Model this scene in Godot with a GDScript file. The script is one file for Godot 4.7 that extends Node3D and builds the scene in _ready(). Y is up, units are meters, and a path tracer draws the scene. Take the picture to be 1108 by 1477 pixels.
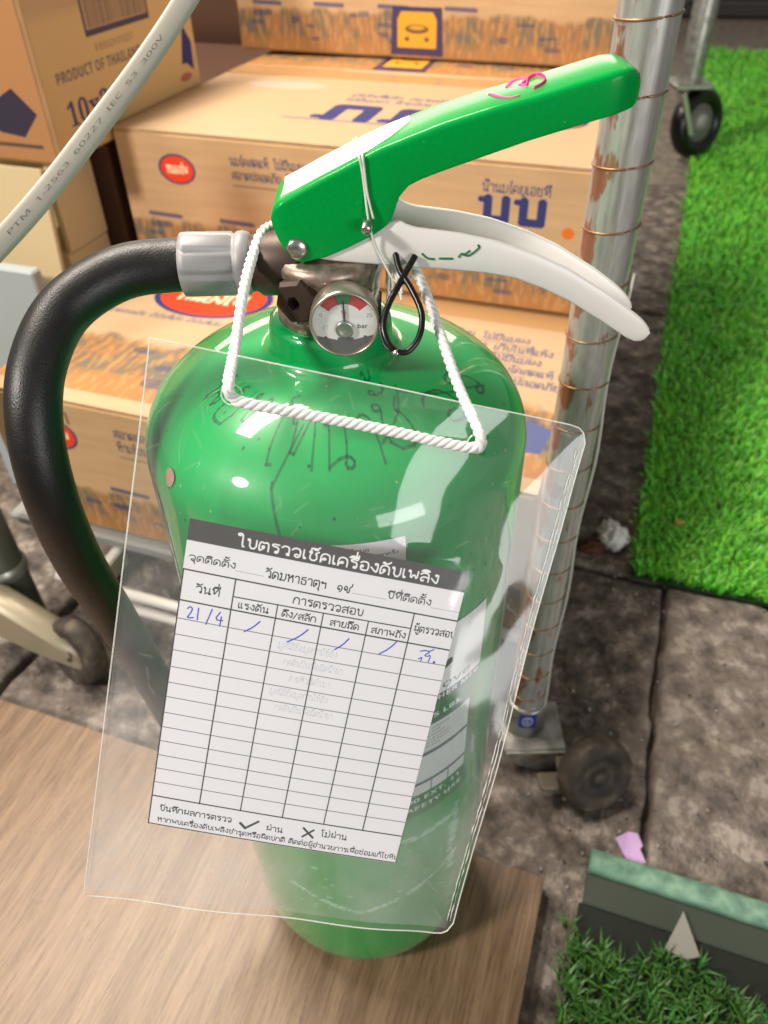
extends Node3D
# A green fire extinguisher on a wood-look board, with a laminated inspection form hung from its valve. Units are metres.

const EYE := Vector3(0.01942, 0.6176, 0.27772)
const TURN := deg_to_rad(-20.0)     # the boxes, board, slabs and turf all lie along one direction
var rng := RandomNumberGenerator.new()
var M := {}

# ---------------------------------------------------------------- naming and building
func numbered(n: String, parent: Node) -> String:
	if not parent.has_node(n):
		return n
	var k := 1
	while parent.has_node("%s_%03d" % [n, k]):
		k += 1
	return "%s_%03d" % [n, k]

func thing(n: String, label: String, category: String, at := Vector3.ZERO, turn := 0.0, group := "") -> Node3D:
	var o := Node3D.new()
	o.name = numbered(n, self)
	add_child(o, true)
	o.position = at
	o.rotation.y = turn
	o.set_meta("label", label)
	o.set_meta("category", category)
	if group != "":
		o.set_meta("group", group)
	return o

func part(n: String, mesh: Mesh, mat: Material, parent: Node, at := Vector3.ZERO) -> MeshInstance3D:
	var o := MeshInstance3D.new()
	o.name = numbered(n, parent)
	o.mesh = mesh
	o.material_override = mat
	o.position = at
	parent.add_child(o, true)
	return o

func setting(n: String) -> Node3D:
	var o := Node3D.new()
	o.name = numbered(n, self)
	add_child(o, true)
	o.set_meta("kind", "structure")
	return o

# along the boxes' direction: u to the right, v away from the camera, h up
func uv(u: float, v: float, h := 0.0) -> Vector3:
	var c := cos(-TURN)
	var s := sin(-TURN)
	return Vector3(EYE.x + u * c + v * s, h, EYE.z + u * s - v * c)

func mm(x: float, y: float, z: float) -> Vector3:
	return Vector3(x, y, z) * 0.001

# ---------------------------------------------------------------- mesh code
class Shape:
	var st := SurfaceTool.new()
	func _init() -> void:
		st.begin(Mesh.PRIMITIVE_TRIANGLES)
		st.set_smooth_group(0)
	func flat() -> void:
		st.set_smooth_group(-1)
	func smooth(n := 0) -> void:
		st.set_smooth_group(n)
	# corners counter-clockwise as seen from outside
	func tri(a: Vector3, b: Vector3, c: Vector3, ta := Vector2.ZERO, tb := Vector2.ZERO, tc := Vector2.ZERO) -> void:
		st.set_uv(ta); st.add_vertex(a)
		st.set_uv(tc); st.add_vertex(c)
		st.set_uv(tb); st.add_vertex(b)
	func quad(a: Vector3, b: Vector3, c: Vector3, d: Vector3, ta := Vector2(0, 1), tb := Vector2(1, 1), tc := Vector2(1, 0), td := Vector2(0, 0)) -> void:
		tri(a, b, c, ta, tb, tc)
		tri(a, c, d, ta, tc, td)
	# rows of points; each row runs counter-clockwise round the outside while rows go up
	func rows(r: Array, closed: bool, vs := []) -> void:
		for i in r.size() - 1:
			var n: int = r[i].size()
			for j in (n if closed else n - 1):
				var k := (j + 1) % n
				var u0: float = float(j) / (n if closed else n - 1)
				var u1: float = float(j + 1) / (n if closed else n - 1)
				var v0: float = vs[i] if vs.size() > 0 else 1.0 - float(i) / (r.size() - 1)
				var v1: float = vs[i + 1] if vs.size() > 0 else 1.0 - float(i + 1) / (r.size() - 1)
				quad(r[i][j], r[i][k], r[i + 1][k], r[i + 1][j], Vector2(u0, v0), Vector2(u1, v0), Vector2(u1, v1), Vector2(u0, v1))
	func fan(ring: Array, up: bool) -> void:
		var c := Vector3.ZERO
		for p in ring:
			c += p
		c /= ring.size()
		for j in ring.size():
			var k := (j + 1) % ring.size()
			if up:
				tri(c, ring[j], ring[k])
			else:
				tri(c, ring[k], ring[j])
	func lathe(profile: Array, seg: int, turn := 0.0, smoothed := true) -> void:
		if not smoothed:
			flat()
		var r := []
		var ln := [0.0]
		for i in profile.size():
			var row := []
			for j in seg:
				var a := TAU * j / seg + turn
				row.append(Vector3(sin(a) * profile[i].x, profile[i].y, cos(a) * profile[i].x))
			r.append(row)
			if i > 0:
				ln.append(ln[i - 1] + profile[i].distance_to(profile[i - 1]))
		var total: float = maxf(ln[-1], 1e-6)
		var vs := []
		for l in ln:
			vs.append(1.0 - l / total)
		rows(r, true, vs)
	func tube(path: Array, radius, seg := 10, closed := false, caps := true, squash := 1.0) -> void:
		var n := path.size()
		var ref := Vector3.UP
		var t0: Vector3 = (path[1] - path[0]).normalized()
		if absf(t0.dot(ref)) > 0.9:
			ref = Vector3.RIGHT
		var side := t0.cross(ref).normalized()
		var r := []
		for i in n:
			var t: Vector3
			if closed:
				t = (path[(i + 1) % n] - path[(i + n - 1) % n]).normalized()
			else:
				t = (path[mini(i + 1, n - 1)] - path[maxi(i - 1, 0)]).normalized()
			side = (side - t * side.dot(t)).normalized()
			var up := side.cross(t)
			var rad: float = radius[i] if radius is Array else radius
			var ring := []
			for j in seg:
				var a := TAU * j / seg
				ring.append(path[i] + side * cos(a) * rad - up * sin(a) * rad * squash)
			r.append(ring)
		if closed:
			r.append(r[0])
		for i in r.size():
			r[i].reverse()
		rows(r, true)
		if caps and not closed:
			fan(r[0], false)
			fan(r[-1], true)
	func box(c: Vector3, s: Vector3, b := 0.0, basis := Basis.IDENTITY) -> void:
		flat()
		var h := s / 2.0
		b = minf(b, minf(h.x, minf(h.y, h.z)) * 0.9)
		var P := func(x, y, z, ax):    # corner, pulled in along two axes so that it lies on the face across axis ax
			var p := Vector3(x * h.x, y * h.y, z * h.z)
			for k in 3:
				if k != ax:
					p[k] -= signf(p[k]) * b
			return c + basis * p
		quad(P.call(1, -1, 1, 0), P.call(1, -1, -1, 0), P.call(1, 1, -1, 0), P.call(1, 1, 1, 0))
		quad(P.call(-1, -1, -1, 0), P.call(-1, -1, 1, 0), P.call(-1, 1, 1, 0), P.call(-1, 1, -1, 0))
		quad(P.call(-1, 1, 1, 1), P.call(1, 1, 1, 1), P.call(1, 1, -1, 1), P.call(-1, 1, -1, 1))
		quad(P.call(-1, -1, -1, 1), P.call(1, -1, -1, 1), P.call(1, -1, 1, 1), P.call(-1, -1, 1, 1))
		quad(P.call(-1, -1, 1, 2), P.call(1, -1, 1, 2), P.call(1, 1, 1, 2), P.call(-1, 1, 1, 2))
		quad(P.call(1, -1, -1, 2), P.call(-1, -1, -1, 2), P.call(-1, 1, -1, 2), P.call(1, 1, -1, 2))
		if b <= 0.0:
			return
		for sx in [-1, 1]:
			for sy in [-1, 1]:
				face4(P.call(sx, sy, -1, 0), P.call(sx, sy, 1, 0), P.call(sx, sy, 1, 1), P.call(sx, sy, -1, 1), basis * Vector3(sx, sy, 0))
				face4(P.call(sx, -1, sy, 0), P.call(sx, 1, sy, 0), P.call(sx, 1, sy, 2), P.call(sx, -1, sy, 2), basis * Vector3(sx, 0, sy))
				face4(P.call(-1, sx, sy, 1), P.call(1, sx, sy, 1), P.call(1, sx, sy, 2), P.call(-1, sx, sy, 2), basis * Vector3(0, sx, sy))
				for sz in [-1, 1]:
					var q: Vector3 = P.call(sx, sy, sz, 0)
					var w: Vector3 = P.call(sx, sy, sz, 1)
					var e: Vector3 = P.call(sx, sy, sz, 2)
					if (w - q).cross(e - q).dot(basis * Vector3(sx, sy, sz)) > 0:
						tri(q, w, e)
					else:
						tri(q, e, w)
	func face4(a: Vector3, b: Vector3, c: Vector3, d: Vector3, out: Vector3) -> void:
		if (b - a).cross(c - a).dot(out) > 0:
			quad(a, b, c, d)
		else:
			quad(d, c, b, a)
	# a side outline (counter-clockwise in x, y) pulled from z0 to z1
	func slab(outline: PackedVector2Array, z0: float, z1: float, b := 0.0, crisp := false) -> void:
		flat()
		var o := outline
		if Geometry2D.is_polygon_clockwise(o):
			o.reverse()
		var ins := PackedVector2Array()
		var n := o.size()
		for i in n:
			var e0 := (o[i] - o[(i + n - 1) % n]).normalized()
			var e1 := (o[(i + 1) % n] - o[i]).normalized()
			var nn := (Vector2(-e0.y, e0.x) + Vector2(-e1.y, e1.x)).normalized()
			ins.append(o[i] + nn * b / maxf(0.5, nn.dot(Vector2(-e1.y, e1.x))))
		var idx := Geometry2D.triangulate_polygon(ins)
		for k in range(0, idx.size(), 3):
			var a := ins[idx[k]]
			var bb := ins[idx[k + 1]]
			var c := ins[idx[k + 2]]
			if (bb - a).cross(c - a) < 0:
				var t := bb
				bb = c
				c = t
			tri(Vector3(a.x, a.y, z1), Vector3(bb.x, bb.y, z1), Vector3(c.x, c.y, z1))
			tri(Vector3(a.x, a.y, z0), Vector3(c.x, c.y, z0), Vector3(bb.x, bb.y, z0))
		if not crisp:
			smooth(1)
		for i in n:
			var k := (i + 1) % n
			var sets := [[ins, z0], [o, z0 + b], [o, z1 - b], [ins, z1]]
			for s in 3:
				var p: PackedVector2Array = sets[s][0]
				var q: PackedVector2Array = sets[s + 1][0]
				if b <= 0.0 and s != 1:
					continue
				quad(Vector3(p[i].x, p[i].y, sets[s][1]), Vector3(p[k].x, p[k].y, sets[s][1]), Vector3(q[k].x, q[k].y, sets[s + 1][1]), Vector3(q[i].x, q[i].y, sets[s + 1][1]))
	func done(tangents := false) -> ArrayMesh:
		st.generate_normals()
		if tangents:
			st.generate_tangents()
		st.index()
		return st.commit()

func moved(m: ArrayMesh, t: Transform3D) -> ArrayMesh:
	var s := SurfaceTool.new()
	s.append_from(m, 0, t)
	return s.commit()

func aim(dir: Vector3, at: Vector3) -> Transform3D:    # takes +Y to dir
	var y := dir.normalized()
	var x := Vector3.FORWARD.cross(y)
	if x.length() < 0.01:
		x = Vector3.RIGHT
	x = x.normalized()
	return Transform3D(Basis(x, y, x.cross(y)), at)

func curve(pts: Array, per := 8, closed := false) -> Array:    # Catmull-Rom through the points
	var out := []
	var n := pts.size()
	for i in (n if closed else n - 1):
		var p0 = pts[(i + n - 1) % n] if closed else pts[maxi(i - 1, 0)]
		var p1 = pts[i]
		var p2 = pts[(i + 1) % n]
		var p3 = pts[(i + 2) % n] if closed else pts[mini(i + 2, n - 1)]
		for k in per:
			out.append(p1.cubic_interpolate(p2, p0, p3, float(k) / per))
	if not closed:
		out.append(pts[-1])
	return out

func at_x(table: Array, x: float) -> float:    # straight pieces through [x, y] pairs
	for i in table.size() - 1:
		if x <= table[i + 1][0]:
			return lerpf(table[i][1], table[i + 1][1], clampf((x - table[i][0]) / (table[i + 1][0] - table[i][0]), 0, 1))
	return table[-1][1]

# ---------------------------------------------------------------- pictures: flat print only
func lin(r: float, g: float, b: float) -> Color:
	return Color(r, g, b).linear_to_srgb()

func blot(img: Image, x: int, y: int, c: Color, a: float) -> void:
	if x < 0 or y < 0 or x >= img.get_width() or y >= img.get_height() or a <= 0.004:
		return
	var o := img.get_pixel(x, y)
	var al := a * c.a
	if o.a < 1.0:
		var t := al + o.a * (1.0 - al)
		var q := (c * al + o * o.a * (1.0 - al)) / maxf(t, 1e-4)
		q.a = t
		img.set_pixel(x, y, q)
	else:
		var q := o.lerp(c, al)
		q.a = 1.0
		img.set_pixel(x, y, q)

func seg(img: Image, a: Vector2, b: Vector2, w: float, c: Color) -> void:
	var h := w / 2.0
	var d := b - a
	var l2 := maxf(d.length_squared(), 1e-6)
	for y in range(int(minf(a.y, b.y) - h - 1), int(maxf(a.y, b.y) + h + 2)):
		for x in range(int(minf(a.x, b.x) - h - 1), int(maxf(a.x, b.x) + h + 2)):
			var p := Vector2(x + 0.5, y + 0.5)
			var t := clampf((p - a).dot(d) / l2, 0, 1)
			blot(img, x, y, c, clampf(h + 0.5 - p.distance_to(a + d * t), 0, 1))

func oval(img: Image, c: Vector2, r: Vector2, col: Color) -> void:
	for y in range(int(c.y - r.y - 1), int(c.y + r.y + 2)):
		for x in range(int(c.x - r.x - 1), int(c.x + r.x + 2)):
			var q := Vector2((x + 0.5 - c.x) / r.x, (y + 0.5 - c.y) / r.y).length()
			blot(img, x, y, col, clampf((1.0 - q) * minf(r.x, r.y) + 0.5, 0, 1))

func poly(img: Image, pts: PackedVector2Array, col: Color) -> void:
	var lo := pts[0]
	var hi := pts[0]
	for p in pts:
		lo = lo.min(p)
		hi = hi.max(p)
	for y in range(int(lo.y), int(hi.y) + 1):
		for x in range(int(lo.x), int(hi.x) + 1):
			if Geometry2D.is_point_in_polygon(Vector2(x + 0.5, y + 0.5), pts):
				blot(img, x, y, col, 1.0)

func strokes(img: Image, list: String, at: Vector2, k: Vector2, w: float, c: Color, slant := 0.0) -> void:
	for s in list.split(" ", false):
		var raw := s.split_floats(",", false)
		var pts := []
		for i in range(0, raw.size() - 1, 2):
			pts.append(Vector2(raw[i], raw[i + 1]))
		var soft := [pts[0]]
		for i in range(1, pts.size() - 1):
			soft.append(pts[i].lerp(pts[i - 1], 0.28))
			soft.append(pts[i].lerp(pts[i + 1], 0.28))
		soft.append(pts[-1])
		for i in soft.size() - 1:
			var a: Vector2 = soft[i]
			var b: Vector2 = soft[i + 1]
			seg(img, at + Vector2((a.x + a.y * slant) * k.x, -a.y * k.y), at + Vector2((b.x + b.y * slant) * k.x, -b.y * k.y), w, c)

# Thai letters as pen strokes: width, then strokes of x,y pairs on a body 10 high
var THAI := {
	"ก": "6|0,0;0,6;1.3,7;0,8.2;2,10;4,10;6,8.2;6,0",
	"ข": "5.5|1.8,8.4;.3,8.4;.3,10;1.8,10;1.8,8.4;.8,6;1,0;5.5,0;5.5,10",
	"ค": "6.2|0,0;0,7.5;1.8,10;4.4,10;6.2,7.5;6.2,0 0,0;1.6,4.8;3.3,4.8;3.3,3.2;2,3.2",
	"ง": "4.5|3,8.4;2.2,10;4.2,10;4.5,9;4.5,1.5;3.4,0;0,5",
	"จ": "5.6|0,7.6;1.4,10;4,10;5.6,8;5.6,2;4.6,0;2.8,0;1.8,1.6;2.8,3.4;4.2,2.8",
	"ฉ": "6|.3,8;1.6,10;4.4,10;6,8;6,0;4.8,.2;4.4,1.6;6,2.2 .3,8;1.8,6.6;1.4,2.4;.2,1.4;1,0;2,.8;1.6,2.4",
	"ช": "6.2|1.8,8.4;.3,8.4;.3,10;1.8,10;1.8,8.4;.8,6;1,0;5.4,0;5.4,6.5;4,7.8;6.4,10.4",
	"ซ": "6.2|1.6,8.4;.2,8.4;.2,10;1.2,9.2;2.4,10;2.2,8;.9,6;1,0;5.4,0;5.4,6.5;4,7.8;6.4,10.4",
	"ด": "6.2|3.3,3.4;2,3.4;2,5.2;3.3,5.2;3.3,3.4;1.2,0;0,0;0,7.5;1.8,10;4.4,10;6.2,7.5;6.2,0",
	"ต": "6.2|3.3,3.4;2,3.4;2,5.2;3.3,5.2;3.3,3.4;1.2,0;0,0;0,8;1.4,10;3.1,8.6;4.8,10;6.2,8;6.2,0",
	"ถ": "6.2|2,0;.6,0;.6,1.8;2,1.8;2,.4 1.4,1.8;1.2,5.8;2.4,7;.9,8.2;2.6,10;4.6,10;6.2,8.2;6.2,0",
	"ท": "6.4|1.5,8.5;.1,8.5;.1,10;1.5,10;1.5,0;4.6,9.2;5.4,10;6.4,9;6.4,0",
	"ธ": "5.6|5.4,10;2,10;.8,8.6;.8,6.4;5.6,6.8;5.6,1;4.6,0;1.6,0;.8,1;.8,4",
	"น": "6.2|1.5,8.5;.1,8.5;.1,10;1.5,10;1.5,0 1.5,.4;4.4,2.4;6.6,1.8;6.4,0;4.6,.2;5.4,3;5.4,10",
	"บ": "5.8|1.5,8.5;.1,8.5;.1,10;1.5,10;1.5,0;5.8,0;5.8,10",
	"ป": "5.8|1.5,8.5;.1,8.5;.1,10;1.5,10;1.5,0;5.8,0;5.8,13",
	"ผ": "6|2,8.4;.7,8.4;.7,10;2,10;2,8.4;1,6;1,0;3.5,4.6;6,0;6,10",
	"พ": "6.6|1.5,8.5;.1,8.5;.1,10;1.5,10;1.8,0;4.1,7;6.3,0;6.6,10",
	"ภ": "6.2|1.6,.2;.2,0;.2,1.6;1.6,1.6;1.6,5.8;2.6,7;1.2,8.2;2.8,10;4.6,10;6.2,8.2;6.2,0",
	"ม": "6|1.5,8.5;.1,8.5;.1,10;1.5,10;1.5,1.6;.1,1.6;.1,0;1.5,0;1.5,1 1.5,.6;6,0;6,10",
	"ย": "5.8|2,8.5;.6,8.5;.6,10;2,10 .6,8.5;.6,6.5;2.2,5.4;.6,4.4;.6,1.5;1.8,0;5.8,0;5.8,10",
	"ร": "4.8|4.8,9.8;1,10;.2,8.4;1.4,7.2;4.6,6.8;4.6,1.2;3.6,0;2.4,.6;2.8,2;4.6,2",
	"ล": "6|0,8;1.8,10;4.4,10;6,8;6,0 6,4.4;3,5.6;.6,4;.6,1;1.8,0;2.6,1.4",
	"ว": "5|0,8;1.5,10;3.8,10;5,8.2;5,0 5,2;3.6,2;3.6,.3;5,.2",
	"ส": "6|0,7.4;1.8,9.4;4.2,9.4;6,7.6;6,0 6,4.4;3,5.6;.6,4;.6,1;1.8,0;2.6,1.4 4.6,8.6;6.8,11.2",
	"ห": "6.2|1.5,8.5;.1,8.5;.1,10;1.5,10;1.5,0 1.5,4;3.6,7.4;4.6,10;6.2,9.4;5.4,7.6;3.8,7.4 4.6,7.4;6.2,5;6.2,0",
	"อ": "5.8|.6,3.6;2.2,3.6;2.2,5.4;.6,5.4;.6,1;1.8,0;4.6,0;5.8,1.2;5.8,8;4.4,10;1.6,10;.3,8.4",
	"ฯ": "5|0,7.6;1.2,9;2.4,7.6;1.2,6.2;0,7.6 2.4,7.8;4.2,6.6;5,9;5,0",
	"เ": "1.8|.2,10;.2,1;1.2,0;1.9,1;.8,1.8",
	"แ": "4.8|.2,10;.2,1;1.2,0;1.9,1;.8,1.8 3.2,10;3.2,1;4.2,0;4.9,1;3.8,1.8",
	"โ": "2.6|2.6,.2;1.4,0;1.4,10.5;2.6,12.4;1,14;3.4,15",
	"ใ": "3|2.8,.2;1.6,.2;1.6,12.2;.8,14.6;-1.2,14.6;-1.8,12.8;-.4,12;.2,13.2",
	"ไ": "3|2.8,.2;1.6,.2;1.6,11.4;-.8,13.6;.4,15.2;3.2,14.6",
	"า": "4.4|0,8;1.4,10;3.2,10;4.4,8.4;4.4,0",
	"ำ": "4.4|0,8;1.4,10;3.2,10;4.4,8.4;4.4,0 -1.8,12;-2.8,13;-1.8,14;-.8,13;-1.8,12",
	"ั": "^|-2.4,13.2;-1.4,12;-.8,13;-1.8,13.8;-2.4,12.6 -1,12;1.4,12.4;2.8,14.6",
	"ิ": "^|-3,11.8;-1.6,13.8;1.4,13.8;3,11.8;-3,11.8",
	"ี": "^|-3,11.8;-1.6,13.8;1.4,13.8;3,11.8;-3,11.8 3,11.6;3,15",
	"ึ": "^|-3,11.8;-1.6,13.8;1.4,13.8;3,11.8;-3,11.8 2.2,13.4;3,14.4;3.8,13.4;3,12.6",
	"ื": "^|-3,11.8;-1.6,13.8;1.4,13.8;3,11.8;-3,11.8 3,11.6;3,15 1.4,12;1.4,15",
	"็": "^|-2.4,11.6;-2.4,13.8;1.8,13.8;1.8,12.2;-.4,12.4 1.8,13.8;3,15.6",
	"่": "t|1.4,15.6;1.4,19",
	"้": "t|-1.4,18;-.2,18.8;-.2,17;-1.4,16.4;1,16.4;2.6,19",
	"๋": "t|0,17.4;3,17.4 1.5,15.8;1.5,19",
	"ุ": "v|.4,-1.8;1.8,-1.6;1.8,-5",
	"ู": "v|-1.4,-1.8;0,-1.6;0,-4.8;2.6,-4.8;2.6,-1.6",
	"๑": "6.4|3,5;4.2,3.6;3,2.4;1.4,4;1.6,7.6;3.4,9.4;5.6,8.4;6.4,5.6;5.6,1.8;4,0",
	"๗": "9|1.4,3.6;2.6,4.4;1.6,5.6;.4,4.4;.6,8.2;2.2,10;3.6,8.4;3.6,2;4.8,.2;6.2,2;6.2,8.6;8.6,10.4;8.6,14",
	"/": "4|0,-1;4,11",
	".": "1.2|.4,0;.6,.2",
	" ": "3.5|",
}

func thai(img: Image, text: String, at: Vector2, body: float, w: float, c: Color, narrow := 1.0) -> float:
	var k := body / 10.0
	var x := 0.0
	var last := 0.0
	var high := false
	for ch in text:
		if not THAI.has(ch):
			continue
		var g: PackedStringArray = THAI[ch].split("|")
		var s := g[1].replace(";", ",")
		if g[0] == "^" or g[0] == "t" or g[0] == "v":
			var drop := 0.0 if high or g[0] != "t" else 3.6
			strokes(img, s, at + Vector2((last - (2.6 if g[0] != "v" else 1.8)) * k * narrow, drop * k), Vector2(k * narrow, k), w, c)
			high = high or g[0] == "^"
			continue
		strokes(img, s, at + Vector2(x * k * narrow, 0), Vector2(k * narrow, k), w, c)
		last = x + float(g[0])
		x = last + 2.0
		high = false
	return x * k * narrow

func thai_width(text: String) -> float:
	var x := 0.0
	for ch in text:
		if THAI.has(ch):
			var g: String = THAI[ch].split("|")[0]
			if not g in ["^", "t", "v"]:
				x += float(g) + 2.0
	return x - 2.0

func thai_fit(img: Image, text: String, x0: float, x1: float, y: float, body: float, w: float, c: Color) -> void:
	thai(img, text, Vector2(x0, y), body, w, c, (x1 - x0) / (thai_width(text) * body / 10.0))

var fonts := {}
func latin(img: Image, text: String, at: Vector2, size: int, c: Color, face := "Droid Sans", wide := 1.0, spin := false) -> float:
	if not fonts.has(face):
		var f := SystemFont.new()
		f.font_names = [face.trim_suffix(" Bold")]
		if face.ends_with("Bold"):
			f.font_weight = 700
		fonts[face] = f
	var ts := TextServerManager.get_primary_interface()
	var rid: RID = fonts[face].get_rids()[0]
	var sz := Vector2i(size, 0)
	var x := 0.0
	for ch in text:
		var g := ts.font_get_glyph_index(rid, size, ch.unicode_at(0), 0)
		ts.font_render_glyph(rid, sz, g)
		var r := ts.font_get_glyph_uv_rect(rid, sz, g)
		var off := ts.font_get_glyph_offset(rid, sz, g)
		if r.size.x > 0 and ts.font_get_glyph_texture_idx(rid, sz, g) >= 0:
			var im := ts.font_get_texture_image(rid, sz, ts.font_get_glyph_texture_idx(rid, sz, g))
			for j in int(r.size.y):
				for i in int(r.size.x * wide):
					var a := im.get_pixel(int(r.position.x + i / wide), int(r.position.y) + j).a
					var px := x + off.x * wide + i
					var py := off.y + j
					if spin:
						blot(img, int(at.x - px), int(at.y - py), c, a)
					else:
						blot(img, int(at.x + px), int(at.y + py), c, a)
		x += ts.font_get_glyph_advance(rid, size, g).x * wide
	return x

func tex(img: Image) -> ImageTexture:
	img.generate_mipmaps()
	return ImageTexture.create_from_image(img)

func noise_tex(freq: float, colors: Array, size := 512, seed_ := 1, octaves := 4, bump := false, strength := 4.0, kind := FastNoiseLite.TYPE_SIMPLEX_SMOOTH) -> NoiseTexture2D:
	var n := FastNoiseLite.new()
	n.noise_type = kind
	n.frequency = freq
	n.seed = seed_
	n.fractal_octaves = octaves
	var t := NoiseTexture2D.new()
	t.width = size
	t.height = size
	t.seamless = true
	t.noise = n
	t.as_normal_map = bump
	t.bump_strength = strength
	if colors.size() > 0:
		var g := Gradient.new()
		var offs := PackedFloat32Array()
		var cols := PackedColorArray()
		for i in colors.size():
			offs.append(colors[i][0])
			cols.append(colors[i][1])
		g.offsets = offs
		g.colors = cols
		t.color_ramp = g
	return t

func mat(c: Color, rough := 0.5, metal := 0.0) -> StandardMaterial3D:
	var m := StandardMaterial3D.new()
	m.albedo_color = c
	m.roughness = rough
	m.metallic = metal
	return m

func tri_map(m: StandardMaterial3D, scale: float, world := true) -> StandardMaterial3D:
	m.uv1_triplanar = true
	m.uv1_world_triplanar = world
	m.uv1_scale = Vector3.ONE * scale
	return m

# ---------------------------------------------------------------- the scene
func _ready() -> void:
	rng.seed = 7
	camera_and_light()
	materials()
	ground()
	boxes()
	rack_and_poles()
	turf()
	board()
	extinguisher()
	tag()
	cords()
	small_things()

func camera_and_light() -> void:
	var cam := Camera3D.new()
	cam.name = "camera"
	cam.keep_aspect = Camera3D.KEEP_HEIGHT
	var x := Vector3(0.99975, -0.01665, 0.0146)
	var back := Vector3(0.0, 0.65928, 0.75189)
	x = (x - back * x.dot(back)).normalized()
	cam.transform = Transform3D(Basis(x, back.cross(x), back), EYE)
	cam.near = 0.02
	cam.far = 60.0
	var lens := CameraAttributesPhysical.new()
	lens.frustum_focal_length = 18.02
	lens.frustum_focus_distance = 0.285
	lens.exposure_aperture = 9.0
	lens.frustum_near = 0.02
	lens.frustum_far = 60.0
	cam.attributes = lens
	cam.fov = 67.32
	add_child(cam)
	cam.current = true

	var e := Environment.new()
	e.background_mode = Environment.BG_COLOR
	e.background_color = Color(0.455, 0.44, 0.42)
	e.background_energy_multiplier = 1.0
	e.tonemap_mode = Environment.TONE_MAPPER_LINEAR
	e.tonemap_exposure = 1.42
	e.sdfgi_enabled = true
	e.ssao_enabled = true
	e.ssil_enabled = true
	var w := WorldEnvironment.new()
	w.name = "environment"
	w.environment = e
	add_child(w)

	lamp("tube_lamp_left", Vector3(-0.65, 2.0, -0.75), Vector3(0.0, 0.25, -0.1), Vector2(1.2, 0.22), 4.8, Color(1.0, 0.955, 0.895))
	var bulb := OmniLight3D.new()
	bulb.name = "bulb_lamp"
	bulb.position = Vector3(-1.30, 1.45, 0.70)
	bulb.light_energy = 2.3
	bulb.light_size = 0.12
	bulb.light_color = Color(1.0, 0.97, 0.93)
	bulb.omni_range = 8.0
	bulb.omni_attenuation = 2.0
	bulb.shadow_enabled = true
	add_child(bulb)
	lamp("lit_stalls_behind", Vector3(-0.15, 1.12, -3.0), Vector3(0.0, 0.42, 0.0), Vector2(2.6, 0.5), 1.5, Color(1.0, 0.95, 0.87))
	lamp("front_fill_panel", Vector3(1.95, 0.85, 2.9), Vector3(0.0, 0.3, 0.0), Vector2(1.6, 1.1), 3.3, Color(1.0, 1.0, 1.0))  # unseen panel behind the camera for front fill and the film's reflection

func lamp(n: String, at: Vector3, to: Vector3, size: Vector2, energy: float, c: Color) -> void:
	var l := AreaLight3D.new()
	l.name = n
	l.area_size = size
	l.light_energy = energy
	l.light_color = c
	l.shadow_enabled = true
	add_child(l)
	l.look_at_from_position(at, to, Vector3.UP)

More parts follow.
